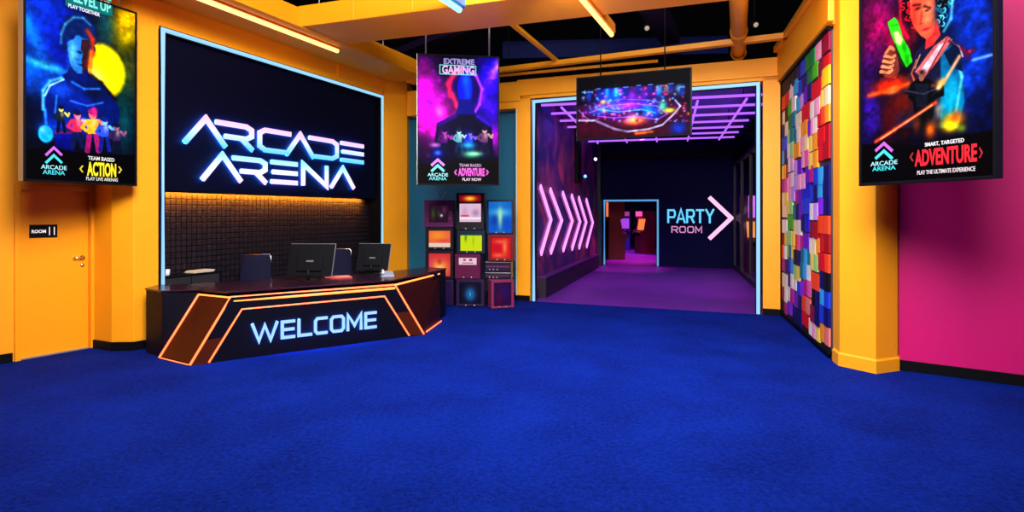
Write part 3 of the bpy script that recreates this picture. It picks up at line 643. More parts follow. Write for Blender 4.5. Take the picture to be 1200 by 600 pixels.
def logo(t, f2, d, cx, cy, sx=1.0, sy=1.0):
    """two stacked chevrons over two short lines of lettering; cx, cy = pixel of its middle"""
    pk = col_text((190,90,215)); cy_ = col_text((60,200,210)); m = MB()
    def h(x, y): return f2.hit(x, y, d)
    k = abs(h(cx+1,cy)[0]-h(cx,cy)[0])
    for y0, mm in ((-13, pk), (-4, cy_)):
        m.ribbon(f2, [h(cx-9.5*sx,cy+(y0+9)*sy), h(cx,cy+(y0)*sy), h(cx+9.5*sx,cy+(y0+9)*sy)], 3.0*k, d, d+.003, mm)
    m.build('emblem', parent=t)
    m = MB(); a = (h(cx-15*sx,cy)[0], h(cx,cy+12.6*sy)[1]); b = (h(cx+15*sx,cy)[0], h(cx,cy+7.6*sy)[1]); c = (h(cx-13*sx,cy)[0], h(cx,cy+18.6*sy)[1]); e = (h(cx+13*sx,cy)[0], h(cx,cy+13.6*sy)[1])
    put_text(m, f2, 'ARCADE', a[0], b[0], a[1], b[1], d, col_text((150,215,225)), .01, .002); put_text(m, f2, 'ARENA', c[0], e[0], c[1], e[1], d, cy_, .01, .002)
    m.build('logo_lettering', parent=t)
def ptext(t, f2, d, body, x0, y0, x1, y1, col, off=.02, name='lettering'):
    a = f2.hit(x0, y0, d); b = f2.hit(x1, y0, d); xm = (x0+x1)/2; z_a = f2.hit(xm, y0, d)[1]; z_b = f2.hit(xm, y1, d)[1]
    m = MB(); put_text(m, f2, body, a[0], b[0], z_b, z_a, d, col_text(col), off, .002); return m.build(name, parent=t)
def brack(t, f2, d, x, y, s, h, col):
    m = MB(); a = f2.hit(x, y-h, d); b = f2.hit(x+s, y, d); c = f2.hit(x, y+h, d); k = abs(f2.hit(x+1,y,d)[0]-f2.hit(x,y,d)[0]); m.ribbon(f2, [a, b, c], k*1.6, d, d+.002, col_text(col)); m.build('bracket_mark', parent=t)

# --- poster by the door: figure, yellow disc
t, fr, f2, W, H, z0 = poster('poster', (-5.09,6.13), (-4.655,7.30), 2.088, 4.24, 'tall blue and yellow backlit poster reading ACTION, above the orange door')
A = Art(f2, W, H, z0, 170, 290, base=(4,8,26))
A.blob(50,20,40,60,(0,70,190),.9); A.blob(45,85,38,22,(0,110,220),.9); A.blob(40,40,9,60,(40,160,250),.75,rot=-.5); A.blob(78,60,30,60,(10,30,150),.7)
A.blob(52,76,30,5,(90,220,255),.8,rot=.12)
A.blob(150,20,14,30,(250,190,0),1,rot=.5); A.blob(152,44,9,16,(255,215,0),.9,rot=.5); A.blob(125,30,12,26,(20,90,110),.7); A.blob(150,80,14,40,(110,120,30),.6); A.blob(146,140,14,40,(0,70,80),.9)
A.noise(9,.35,3)
A.blob(122,83,29,34,(250,225,10),1,hard=True); A.blob(110,100,16,22,(255,250,190),.95); A.blob(108,112,10,14,(255,255,235),.9)      # plain yellow disc
fig = (10,40,120)
A.poly([(52,104),(58,94),(72,90),(81,84),(84,74),(104,74),(105,86),(112,92),(124,100),(136,116),(142,128),(140,150),(52,150)],(8,30,100),1,1)   # shoulders
A.line([(52,128),(52,106),(60,95),(74,91)],2.0,(110,200,250),.9,True); A.line([(56,150),(54,128)],1.8,(80,180,250),.8,True); A.line([(106,86),(120,97),(136,116)],2.4,(20,10,20),.9,True)
A.blob(74,106,13,9,(40,110,240),.8); A.blob(95,118,16,12,(20,50,160),.7); A.blob(112,108,10,10,(12,16,40),.8)
A.poly([(80,50),(82,66),(85,78),(92,86),(98,86),(103,78),(106,64),(106,46),(92,40)],(50,120,190),1,1)                                   # face
A.blob(87,62,5,14,(130,205,240),.8); A.poly([(97,46),(106,46),(108,64),(104,80),(98,86),(97,70),(99,62),(96,58)],(60,20,25),.9,1); A.blob(95,61,3.5,1.6,(5,10,30),.9); A.blob(97,76,4,1.2,(15,20,50),.9)
for x_, y_, r_ in ((78,34,7),(84,26,8),(93,23,8),(102,27,8),(107,35,8),(110,46,6),(109,57,5),(75,44,5),(77,54,4),(92,32,9),(100,38,7),(84,40,6)):
    A.blob(x_,y_,r_,r_*1.1,(12,40,95),1,hard=True)
A.line([(73,50),(73,40),(78,28),(88,20),(99,21),(107,29)],1.6,(90,160,210),.7,True); A.line([(104,36),(110,46),(110,62),(106,78)],3.0,(190,60,30),.8,True); A.line([(108,60),(107,84)],2.2,(250,150,60),.7,True)
A.blob(90,150,34,12,(20,70,200),.7); A.blob(60,153,14,8,(20,110,230),.6)
A.line([(66,155),(86,155)],2,(150,40,90),.8,True); A.poly([(66,157),(88,157),(88,180),(66,180)],(12,20,140),.7,2)
A.line([(54,112),(60,100),(76,93)],1.2,(190,240,255),.9,True); A.line([(86,96),(100,104),(118,104)],1.5,(60,140,230),.8,True); A.line([(68,112),(66,132)],1.2,(70,170,255),.7,True); A.line([(84,118),(104,124),(122,120)],1.2,(70,150,250),.7,True)
for x_, y_, h_, c1, c2, c3 in ((73,125,30,(215,215,110),(25,35,40),(10,15,50)),(92,131,42,(240,120,150),(225,60,100),(20,30,70)),(110,130,48,(250,140,120),(250,170,60),(150,40,110)),(124,139,38,(120,180,240),(60,90,200),(30,40,120)),(138,146,34,(140,90,120),(60,40,80),(20,20,45))): A.fig(x_,y_,h_,c1,c2,c3)
A.line([(112,134),(112,128)],3,(235,60,150),.9,True); A.blob(100,141,2.6,3,(160,200,255),.9)
A.blob(55,157,9.5,11,(45,165,225),1,hard=True); A.blob(52,152,4,4,(160,230,255),.7)                                                     # plain blue orb
A.poly([(24,176),(62,172),(100,180),(162,182),(162,225),(24,225)],(2,2,6),.97,6); A.noise(26,.25,5)
A.poly([(78,-8),(133,-8),(133,19),(78,6)],(25,110,110),.95,0); A.noise(40,.12,9)
A.build('artwork', t, d=.0, es=1.2)
ptext(t,f2,.002,'ARCADE',84,-30,130,-6,(90,220,215),.03); ptext(t,f2,.002,'ACADEMIX',84,-4,131,10,(10,45,60),.03) if False else None
ptext(t,f2,.002,'LEVEL UP',86,-4,130,9,(110,215,205),.03); ptext(t,f2,.002,'PLAY TOGETHER',80,9.5,117,14,(215,215,235),.02)
logo(t, f2, .002, 63, 186); ptext(t,f2,.002,'TEAM BASED',103,184,134,188.5,(215,215,215),.01); ptext(t,f2,.002,'ACTION',102,190.5,136,207,(245,225,20),.035); ptext(t,f2,.002,'PLAY LIVE ARENAS',101,208,138,212,(200,200,200),.01)
brack(t,f2,.002,97,198,-3,4,(200,180,30)); brack(t,f2,.002,139,199,3,4,(200,180,60))
m_ = MB()
for s_ in (.2, fr.L-.2): m_ = MB(); m_.tube([fr.P(s_, -.03, 4.24), fr.P(s_, -.03, 5.75)], .008, GREYM); m_.build('hanging_rod', parent=t)

# --- hanging magenta poster
xl = lambda px, Y: ((px-CX)/F*Y, Y)
t, fr, f2, W, H, z0 = poster('poster', xl(489,9.4), xl(585,9.6), 2.205, 4.305, 'tall magenta and violet backlit poster hanging between the desk and the opening', .09, .018)
A = Art(f2, W, H, z0, 120, 190, base=(10,4,40))
A.blob(497,110,22,34,(240,0,230),1); A.blob(510,140,26,24,(255,20,220),.95); A.blob(494,80,10,14,(120,10,110),.8); A.blob(575,90,16,34,(40,10,220),.95,rot=.3); A.blob(582,80,5,20,(190,130,255),.8,rot=.5); A.blob(578,160,10,14,(220,10,220),.9); A.blob(574,125,14,30,(70,10,200),.8)
A.blob(503,120,7,8,(120,0,220),.7); A.blob(517,72,12,26,(15,3,30),.7,rot=-.4); A.blob(515,130,6,9,(255,150,240),.7); A.noise(8,.35,21); A.noise(14,.5,22,(1,.4,1),True)
A.blob(546,100,20,26,(30,6,90),1,hard=True)
A.line([(528,112),(526,98),(532,86),(541,81)],3.2,(235,50,110),.85,True); A.line([(545,80),(558,88),(565,104),(562,122),(556,132)],1.8,(190,90,250),.95,True); A.line([(530,110),(536,124),(542,136)],3,(235,70,120),.8,True)
A.blob(545,104,9.5,20,(25,30,190),1,hard=True); A.blob(546,94,5,9,(40,110,240),.95); A.blob(548,108,4,12,(30,90,240),.9); A.poly([(538,116),(552,116),(558,136),(534,136)],(20,20,120),.95,1)
A.poly([(512,144),(534,134),(560,134),(576,144),(580,196),(506,196)],(8,6,45),.96,3); A.line([(514,146),(534,136)],2,(70,20,160),.8,True); A.line([(560,136),(574,146)],2.5,(90,30,220),.8,True)
A.blob(520,156,7,8,(120,20,130),.6); A.blob(538,160,3,8,(150,190,200),.8); A.blob(549,162,6,8,(60,50,190),.8); A.blob(568,162,3,8,(150,120,130),.7); A.blob(510,170,7,3,(240,160,230),.9); A.fig(538,152,26,(170,210,210),(110,160,170),(20,40,80)); A.fig(551,154,24,(130,110,220),(50,60,190),(20,20,90)); A.fig(568,150,30,(180,150,140),(110,70,110),(30,20,60)); A.fig(521,152,28,(170,60,170),(90,20,110),(20,8,50)); A.blob(549,170,8,4,(60,190,220),.9); A.blob(553,181,11,5,(90,190,150),.95); A.blob(556,180,8,2,(200,245,200),.8); A.blob(512,181,9,9,(15,20,120),.8); A.blob(513,179,4,3,(90,140,255),.9); A.blob(499,175,6,14,(60,10,60),.7)
A.blob(560,190,40,5,(2,1,6),.8); A.poly([(486,192),(592,192),(592,222),(486,222)],(2,1,5),.97,4)
A.build('artwork', t, d=.0, es=1.2)
ptext(t,f2,.002,'EXTREME',520,69,556,75.5,(130,120,190),.03); ptext(t,f2,.002,'GAMING',518,77,556,87,(190,150,210),.035)
m_ = MB(); a_ = f2.hit(515.5,76,.001); b_ = f2.hit(557.5,88,.001); m_.ribbon(f2, [(a_[0],b_[1]),(b_[0],b_[1]),(b_[0],a_[1]),(a_[0],a_[1]),(a_[0],b_[1])], .014, .0, .002, col_text((60,190,190))); m_.build('title_box', parent=t)
logo(t, f2, .002, 513, 197, .8, .76); ptext(t,f2,.002,'TEAM BASED',538,192,564,195.5,(160,130,160),.01); ptext(t,f2,.002,'ADVENTURE',537,197,568,206.5,(215,40,190),.04); ptext(t,f2,.002,'PLAY NOW',542,208.5,564,212,(200,190,200),.01)
brack(t,f2,.002,535,202,-2,3,(180,40,160)); brack(t,f2,.002,570,202,2,3,(180,40,160))
m_ = MB()
for s_ in (fr.hit(499,60)[0], fr.hit(573.5,60)[0]): m_ = MB(); m_.tube([fr.P(s_, -.03, 4.305), fr.P(s_, -.03, 5.75)], .014, GREYM); m_.build('hanging_rod', parent=t)

# --- wide screen in front of the opening
t, fr, f2, W, H, z0 = poster('wall_screen', xl(675.5,9.72), xl(810,9.0), 2.948, 3.985, 'wide landscape display of a neon race track hanging over the corridor opening', .08, .022)
t['category'] = 'display'
DISP = True
A = Art(f2, W, H, z0, 190, 106, base=(6,4,14))
A.poly([(676,125),(700,118),(806,120),(810,160),(676,166)],(50,5,28),.95,4)
A.blob(740,118,46,20,(60,20,130),.8); A.blob(716,112,14,10,(20,80,230),.95); A.blob(722,106,3,10,(70,170,255),.8); A.blob(711,106,2.5,8,(60,150,255),.8); A.blob(742,112,14,7,(120,50,170),.8); A.blob(750,105,12,7,(90,40,120),.7); A.blob(772,104,4,9,(60,150,220),.8); A.blob(782,104,5,6,(180,120,80),.6); A.blob(796,104,5,6,(100,160,190),.7); A.blob(690,112,2,6,(50,140,220),.8)
A.blob(733,124,12,4,(230,80,220),.8); A.blob(728,128,20,8,(110,50,180),.7); A.blob(712,126,16,5,(100,130,210),.8); A.blob(708,130,18,4,(60,90,190),.6); A.blob(758,128,9,8,(50,120,250),.95); A.blob(765,132,8,6,(30,90,230),.9); A.blob(750,132,3,3,(5,10,40),.9)
A.blob(776,124,5,6,(50,190,140),.9); A.blob(784,129,8,3,(180,180,60),.9); A.blob(707,119,4,2.5,(250,190,110),.9); A.blob(743,141,13,5,(245,130,70),.95); A.blob(740,138,5,4,(255,200,140),.9); A.blob(747,141,3,2,(60,20,30),.8); A.blob(795,150,9,7,(10,60,160),.9); A.blob(725,136,16,6,(60,30,110),.6)
for n_ in range(160):
    x_ = 680+NR.rand()*128; y_ = 98+NR.rand()*45; c_ = [(255,180,90),(80,160,255),(220,120,255),(255,90,150),(150,220,255)][NR.randint(5)]; A.blob(x_,y_,.9+NR.rand()*1.1,.7+NR.rand()*1.2,c_,.35+.3*NR.rand())
A.line([(678,141),(697,141),(720,151),(735,154),(760,151),(776,146),(790,133),(797,124),(791,117)],2.2,(150,140,170),.95); A.line([(678,129),(684,136),(690,140)],1.2,(110,110,150),.7); A.line([(697,141),(720,151),(735,154)],1.0,(40,20,50),.6); A.line([(745,156),(764,154)],2,(200,120,50),.7,True)
A.line([(708,119),(728,116),(760,117),(774,120)],1.2,(90,120,200),.7)
A.poly([(676,85),(812,74),(812,96),(676,106)],(3,3,8),.9,7); A.noise(24,.35,31)
for x_, y_, w_ in ((690,108,5),(701,104,4),(733,102,6),(748,100,5),(762,99,5),(786,98,6),(799,102,5)):
    A.poly([(x_-w_/2,y_),(x_+w_/2,y_-.5),(x_+w_/2,y_+10),(x_-w_/2,y_+10)],(20,40,110),.75,1); A.line([(x_-w_/2,y_),(x_+w_/2,y_-.5)],.9,(120,150,255),.8)
A.line([(690,132),(712,124),(740,121),(770,124),(782,133),(770,140),(745,136),(720,138),(700,136)],1.1,(190,120,255),.55); A.line([(700,128),(725,131),(752,128),(768,132)],.9,(80,210,255),.6)
A.im = np.clip(A.im*1.15, 0, 1)
A.build('artwork', t, d=.0, es=1.5)
m_ = MB()
for s_ in (.4, fr.L-.4): m_ = MB(); m_.tube([fr.P(s_, -.03, 3.985), fr.P(s_, -.03, 5.75)], .010, BLKM); m_.build('hanging_rod', parent=t)

# --- poster on the right
ya, yb = 5.8, 4.53
t, fr, f2, W, H, z0 = poster('poster', xl(1007.5,ya), xl(1168.5,yb), 2.018, 4.30, 'tall backlit poster reading ADVENTURE in red, beside the magenta wall', .05, .026)
A = Art(f2, W, H, z0, 200, 340, base=(8,6,30))
A.blob(1022,20,20,40,(150,20,110),.9); A.blob(1026,44,16,30,(190,10,110),.8); A.blob(1050,46,16,24,(220,20,90),.85); A.blob(1016,80,12,26,(60,10,90),.8); A.blob(1018,130,12,30,(70,30,160),.9); A.blob(1030,60,10,20,(60,10,70),.6)
A.blob(1135,20,30,40,(0,70,190),.95); A.blob(1140,70,24,34,(0,60,170),.95); A.blob(1130,100,22,24,(20,80,200),.7); A.blob(1150,130,20,40,(5,20,80),.8); A.noise(9,.5,41); A.noise(30,.4,42)
# hair
A.blob(1083,-4,33,42,(16,6,22),1,hard=True)
for k in range(150):
    a_ = NR.rand()*math.pi*2; r_ = 12+NR.rand()*20; x_ = 1083+math.cos(a_)*r_; y_ = -3+math.sin(a_)*r_*1.25; q_ = NR.rand()
    c_ = ((245,40,70) if q_ < .5 else (170,10,45)) if x_ < 1077 else (((120,235,240) if q_ < .5 else (20,130,165)) if x_ > 1091 else ((110,30,50) if q_ < .5 else (30,12,30)))
    t0 = NR.rand()*6.28; rr = 1.6+1.8*NR.rand(); A.line([(x_+rr*math.cos(t0+w_), y_+rr*math.sin(t0+w_)) for w_ in (0,.9,1.8,2.7)],1.0+.5*NR.rand(),c_,.9)
A.line([(1060,-30),(1053,0),(1053,28),(1062,44)],2.2,(235,45,80),.6,True); A.line([(1106,-25),(1114,0),(1112,22),(1104,36)],2,(130,230,235),.7,True)
# torso
A.poly([(1070,62),(1084,48),(1096,40),(1110,42),(1120,52),(1126,80),(1128,110),(1118,150),(1040,150),(1050,110),(1062,88)],(30,30,60),1,2)
A.poly([(1100,60),(1116,50),(1126,80),(1128,120),(1120,150),(1100,150)],(0,110,150),.9,4); A.blob(1112,112,10,22,(20,190,220),.9); A.blob(1118,66,6,20,(10,40,80),.8); A.line([(1120,70),(1125,90),(1118,130)],2,(170,240,250),.6,True)
A.poly([(1070,84),(1092,54),(1108,42),(1114,46),(1096,72),(1080,92)],(215,120,120),.95,2); A.poly([(1074,86),(1098,52),(1104,50),(1084,84)],(235,205,220),.9,1); A.line([(1108,44),(1098,62),(1086,84)],1.2,(90,20,40),.9); A.line([(1072,70),(1066,86),(1070,96)],2,(200,120,90),.8); A.line([(1076,64),(1070,80)],1.2,(240,180,150),.8); A.poly([(1116,50),(1124,60),(1126,84),(1112,78),(1104,62)],(8,28,60),1,1); A.line([(1112,48),(1122,54),(1126,66)],1.6,(240,200,200),.9)
A.poly([(1084,28),(1082,58),(1092,52),(1100,40),(1096,22)],(210,70,70),1,2)
# face
A.poly([(1064,0),(1065,20),(1069,32),(1077,42),(1084,46),(1091,40),(1094,26),(1094,2),(1090,-12),(1070,-14)],(225,110,85),1,2)
A.blob(1069,20,4,22,(240,50,50),.55); A.blob(1084,14,6,14,(235,160,120),.7); A.blob(1094,14,3.5,16,(60,70,100),.7); A.blob(1073,10,3.2,1.6,(40,10,20),.9); A.blob(1084,12,3,1.4,(40,15,25),.9); A.line([(1068,6),(1076,5)],1.4,(60,10,20),.8,True); A.line([(1081,7),(1088,9)],1.4,(50,15,25),.8,True); A.blob(1083,34,4.5,1.7,(170,20,40),.95); A.line([(1078,14),(1077,24)],1.2,(160,50,50),.6,True); A.blob(1078,27,3,1.2,(150,50,50),.7)
# hand and green toy blaster
A.poly([(1030,80),(1036,62),(1046,66),(1050,86),(1062,92),(1058,100),(1036,92)],(50,20,40),.95,1)
A.poly([(1030,84),(1034,62),(1042,56),(1050,66),(1052,82),(1048,92),(1036,92)],(120,60,55),1,1)
for k in range(4): A.line([(1030+k*1.6,84-k*6.2),(1038+k*1.4,86-k*6),(1043+k*1.2,82-k*5.6)],3.4,(225,150,115),1); A.line([(1030+k*1.6,86.4-k*6.2),(1040+k*1.4,87.6-k*6)],.8,(70,25,30),1)
A.line([(1036,62),(1041,55),(1046,58)],3.2,(220,140,105),1); A.poly([(1030,90),(1048,92),(1056,108),(1040,112),(1026,104)],(60,20,50),1,1); A.line([(1048,94),(1062,104),(1072,98)],3,(90,40,60),.9)
A.poly([(1038,26),(1046,20),(1050,24),(1056,44),(1064,58),(1067,72),(1060,79),(1055,70),(1048,54),(1042,40)],(70,215,50),1,1); A.poly([(1045,38),(1050,36),(1056,46),(1053,54),(1048,50)],(225,235,170),.95,1); A.line([(1056,52),(1062,74)],3,(20,140,20),.8,True); A.line([(1046,52),(1056,76)],1.6,(10,60,15),.8,True); A.line([(1042,30),(1049,29)],2,(30,150,30),.9)
# drone
A.line([(1124,56),(1132,62),(1140,58)],2.4,(110,30,60),.9,True); A.blob(1132,64,5,7,(80,20,60),.9); A.line([(1138,70),(1160,64)],2,(140,170,240),.9,True); A.line([(1110,48),(1126,54)],1.4,(60,30,70),.9,True); A.blob(1134,60,1.6,1.6,(220,60,60),.9)
# second figure
A.blob(1040,100,20,8,(240,60,20),.95); A.blob(1044,106,6,4,(255,230,170),1); A.line([(1016,112),(1048,104),(1062,98)],2.4,(255,120,40),.8,True); A.blob(1056,120,16,14,(110,25,15),.9); A.blob(1040,140,10,26,(90,15,20),.8)
A.poly([(1064,100),(1072,92),(1086,92),(1096,98),(1104,100),(1104,112),(1094,116),(1092,134),(1086,150),(1070,150),(1068,120),(1062,114)],(6,8,14),1,1); A.poly([(1070,98),(1086,98),(1084,126),(1072,126)],(24,28,44),1,0); A.line([(1068,100),(1060,108),(1072,112)],3,(14,16,26),1); A.line([(1090,100),(1098,104),(1090,112)],3,(20,22,34),1); A.line([(1058,106),(1080,110),(1100,102)],1.6,(60,60,80),1); A.line([(1075,128),(1072,150)],5,(10,12,20),1); A.line([(1083,128),(1088,150)],5,(12,14,22),1); A.blob(1078,90,3.8,5.5,(150,100,90),1,hard=True); A.blob(1078,84,4,3,(20,12,18),.95); A.blob(1092,100,4,3,(150,90,80),.6)
A.line([(1104,96),(1122,66)],2.2,(250,190,150),.9,True); A.line([(1098,102),(1104,94)],3,(255,220,170),1,True); A.blob(1100,97,5,5,(255,170,90),.7); A.line([(1024,166),(1046,152),(1094,120)],1.8,(255,90,50),.95,True); A.line([(1030,163),(1090,123)],.8,(255,190,150),.9,True)
A.blob(1112,143,12,9,(255,170,10),1); A.blob(1112,147,8,6,(255,235,60),1); A.blob(1118,136,8,7,(240,110,40),.7); A.blob(1125,150,5,5,(140,180,40),.6); A.blob(1088,152,6,9,(235,120,40),.9); A.blob(1098,128,5,8,(230,220,190),.6); A.blob(1072,146,5,10,(130,60,40),.7); A.blob(1058,156,8,8,(50,10,12),.8)
A.poly([(1000,170),(1046,168),(1080,172),(1100,163),(1172,150),(1172,225),(1000,225)],(3,2,5),.97,8); A.noise(26,.25,45)
A.build('artwork', t, d=.0, es=1.2)
logo(t, f2, .002, 1036, 181, 1.05, 1.0)
def stext(body, x0, y0, x1, y1, dy, col, off):
    """slanting in the photo only through perspective: corners taken at the text's own ends"""
    a = f2.hit(x0, y0, .002); b = f2.hit(x1, y1, .002); m = MB(); put_text(m, f2, body, a[0], b[0], a[1]-dy, a[1], .002, col_text(col), off, .002); m.build('lettering', parent=t)
ptext(t,f2,.002,'SMART, TARGETED',1084,164.5,1130,170,(225,220,225),.015); ptext(t,f2,.002,'ADVENTURE',1072,172,1145,192.5,(225,22,40),.035); ptext(t,f2,.002,'PLAY THE ULTIMATE EXPERIENCE',1075,197.5,1143,202.5,(215,200,205),.01)
brack(t,f2,.002,1070,184,-3,5,(150,30,40)); brack(t,f2,.002,1148,179,3,6,(170,30,40))
m_ = MB()
for z_ in (2.6, 3.7): m_ = MB(); m_.box(fr, .12, .20, -.62, -.05, z_, z_+.05, BLKM); m_.build('wall_arm', parent=t)

# ------------------------------------------------------------------ mosaic of coloured swatches
PAL = dict(k=(8,6,14), n=(10,12,95), b=(20,60,210), B=(10,30,200), c=(50,165,225), t=(10,120,135), w=(240,225,215), p=(240,160,195), P=(230,90,160), m=(140,15,55), M=(190,20,130), r=(215,15,30), R=(170,10,20), O=(250,70,25), o=(250,150,30), y=(250,215,90), Y=(240,210,30), e=(250,215,165), g=(15,120,60), G=(70,185,30), h=(160,215,120), l=(200,150,235), v=(110,20,190), V=(140,40,240), a=(235,120,110))
SWM = {}
for k_, c_ in PAL.items(): SWM[k_] = mat('swatch_'+{'k':'black','n':'navy','b':'blue','B':'deep_blue','c':'sky','t':'teal','w':'ivory','p':'pink','P':'rose','m':'maroon','M':'magenta','r':'red','R':'dark_red','O':'vermilion','o':'orange','y':'straw','Y':'yellow','e':'peach','g':'bottle_green','G':'lime','h':'pale_green','l':'lilac','v':'purple','V':'violet','a':'coral'}[k_], tuple(min(.95, x*1.0) for x in rgb(*c_)), .6, bump=.1, spec=.12)
ROWS = ['k|kk|nb|gg|pm','Or|wc|bn|gG|mr','ek|Gw|cl|vn|rr|Y','ne|gt|we|rr|wp|ye','bb|ht|tw|oo|vpw|rOo','cn|wh|oo|pe|yo|rrR','yoR|wp|lv|pP|yo|rR','MP|pw|lpp|vM|bcn','ey|pl|Mv|BB|bn|cn','ee|yh|tnv|bb|wl|Vn','ww|GG|ew|nB|mR|OO','Ry|hhy|OPM|vv|weo|rR','Ow|hty|kn|tct|yh|rrO','Mn|bc|hy|tcw|OO|nk','ew|nww|bV|MP|kn|cb','mw|wM|vn|Oa|mn|bn','kM|vVn|nn|rr|wpy|oa']
mos = thing('mosaic_panel', RW.P(RW.L/2, .02, .09), 'tall panel of many coloured striped swatches on the right wall', 'wall panel')
m_ = MB(); m_.box(RW, .02, RW.L+.01, .0, .02, .10, 3.95, mat('mosaic_backing', (.02,.01,.03), .6)); m_.build('backing', parent=mos)
m_ = MB(); m_.box(RW, .0, .035, .0, .06, .09, 3.97, BLK); m_.box(RW, .0, RW.L+.02, .0, .07, 3.95, 3.99, BLK); m_.box(RW, .0, RW.L+.02, .0, .06, .06, .10, BLK); m_.build('frame', parent=mos)
rh = 3.84/len(ROWS)
for j, row in enumerate(ROWS):
    tiles = row.split('|'); ws = np.array([len(x)**.6*(.85+.3*NR.rand()) for x in tiles]); ws = ws/ws.sum()*(RW.L-.05); s_ = .04
    for k, (tl, w_) in enumerate(zip(tiles, ws)):
        zt = 3.94-j*rh+(.035 if k % 2 else -.02)*(0 if j == 0 else 1)+NR.uniform(-.02,.02)*(j > 0); zb = max(.10, zt-rh+.004)
        zt = min(zt, 3.945)
        m_ = MB(); dp = .034+NR.rand()*.010; n_ = len(tl); q = w_/n_
        for i, ch in enumerate(tl):
            a0 = s_+i*q; dq = dp+(.003 if i % 2 else 0)
            # every stripe is a shallow rounded fold
            pr = [(a0,.02),(a0+.0005,dq),(a0+q*.25,dq+.005),(a0+q*.6,dq+.006),(a0+q-.001,dq),(a0+q-.0005,.02)]
            m_.loft([RW.P(x_,y_,zb) for x_, y_ in pr], [RW.P(x_,y_,zt) for x_, y_ in pr], SWM[ch])
        m_.build('swatch', parent=mos); s_ += w_

# ------------------------------------------------------------------ ceiling steel and ducts
def beam2(name, a, b, wdt, z0, z1, m=YELB, bevel=.01, ext=0):
    f = Fr(a[:2], b[:2]); mb = MB(); mb.box(f, -ext, f.L+ext, -wdt/2, wdt/2, z0, z1, m); return struct(name, mb, bevel)
# soffit + edge beam along the left wall
sf = MB(); sf.box(WL, -1.2, S1+.35, -.1, .97, 4.56, 4.62, YELB); struct('trim_3', sf)
eb = MB(); eb.box(WL, -1.2, S1+.0, .96, 1.08, 4.50, 4.78, YELB); eb.box(WL, -1.2, S1+.0, .93, 1.11, 4.485, 4.53, YELB); struct('trim_4', eb, .006)
# wide box beam
na, nb = at(385,27,4.5), at(500,12,4.5); dv = (nb-na).normalized(); nA = na-dv*.55; nB = na+dv*9
pv = Vector((-dv.y, dv.x, 0)); W_A = 1.0
ba = MB(); ba.loft([nA, nB, nB+pv*W_A, nA+pv*W_A], [v+Vector((0,0,.31)) for v in (nA, nB, nB+pv*W_A, nA+pv*W_A)], YELB)
for k in range(4):
    c0 = na+dv*(.4+k*.95); ba.loft([c0-pv*.008+Vector((0,0,.0)), c0+dv*.03-pv*.008, c0+dv*.03+pv*(W_A+.008), c0+pv*(W_A+.008)], [v+Vector((0,0,.318)) for v in (c0-pv*.008, c0+dv*.03-pv*.008, c0+dv*.03+pv*(W_A+.008), c0+pv*(W_A+.008))], YELB)
struct('beam_1', ba, .012)
# second, thinner beam
p1, p2 = at(586,86,4.5), at(928,46,4.5); dv2 = (p2-p1).normalized(); bbm = MB(); q1 = p1-dv2*2.15; q2 = p2+dv2*.15; pv2 = Vector((-dv2.y, dv2.x, 0))
bbm.loft([q1, q2, q2-pv2*.14, q1-pv2*.14], [v+Vector((0,0,.09)) for v in (q1, q2, q2-pv2*.14, q1-pv2*.14)], YELB); struct('beam_2', bbm, .01)
# conduit just above the header
m_ = MB(); m_.tube([BK.P(.2,.12,4.52), BK.P(BK.L*.72,.12,4.52)], .028, YELB, 10); struct('trim_5', m_)
# small diagonal bar
p1, p2 = at(600,30,4.56), at(656,76,4.56); f = Fr(p1[:2], p2[:2]); m_ = MB(); m_.box(f, -.35, f.L+.1, -.03, .03, 4.56, 4.62, YELB); struct('beam_3', m_)
# beam over the mosaic wall
m_ = MB(); m_.box(RW, -.05, RW.L+.2, .03, .10, 4.0, 4.50, YELB); m_.box(RW, -.05, RW.L+.2, .0, .16, 4.50, 4.60, YELB); struct('beam_4', m_, .008)
# round duct
duct = thing('air_duct', (3.4, 8.2, 4.48), 'round yellow ventilation duct running to the back wall, right of the display', 'duct')
a_, b_ = Vector((4.07,10.58,4.60)), Vector((4.07-.3826*5.4,10.58-5.4,4.60)); m_ = MB(); m_.tube([a_, b_], .12, YELB, 20); m_.build('pipe', parent=duct)
for k in (.02, .25, .62, .9):
    c_ = lerp(a_, b_, k); dvv = (b_-a_).normalized(); m_ = MB(); m_.tube([c_, c_+dvv*.05], .132, YELB, 20); m_.build('collar', parent=duct)
m_ = MB()
for k in (.3, .7):
    c_ = lerp(a_, b_, k); m_ = MB(); m_.tube([c_+Vector((0,0,.1)), (c_.x, c_.y, 5.75)], .008, BLKM); m_.build('hanging_rod', parent=duct)
# dark services near the ceiling
DD = mat('dark_purple_duct', (.012,.006,.03), .6, bump=.1, spec=.1); DB = mat('dark_blue_duct', (.002,.005,.07), .6, spec=.1)
def dark_duct(p, q, w_, z0, z1, m, label):
    f = Fr(p[:2], q[:2]); mb = MB(); mb.box(f, 0, f.L, -w_/2, w_/2, z0, z1, m); r_ = mb.build('ceiling_duct', bevel=.01); tag(r_, label, 'duct'); return r_
dark_duct(at(752,0,5.1), at(786,52,5.1), .34, 5.1, 5.4, DD, 'dark purple duct under the black ceiling above the display')
dark_duct(at(590,72,5.3), at(850,66,5.3), .5, 5.3, 5.7, DB, 'dark blue duct under the black ceiling near the back wall')
dark_duct(at(430,80,5.2), at(560,30,5.2), .2, 5.2, 5.35, DD, 'thin dark duct high above the magenta poster')
m_ = MB()
for k in range(9): m_.box(Fr((-6, 6.2+k*.9), u=(1,-.36)), 0, 16, -.05, .05, 5.55, 5.75, DARK)
struct('trim_6', m_)
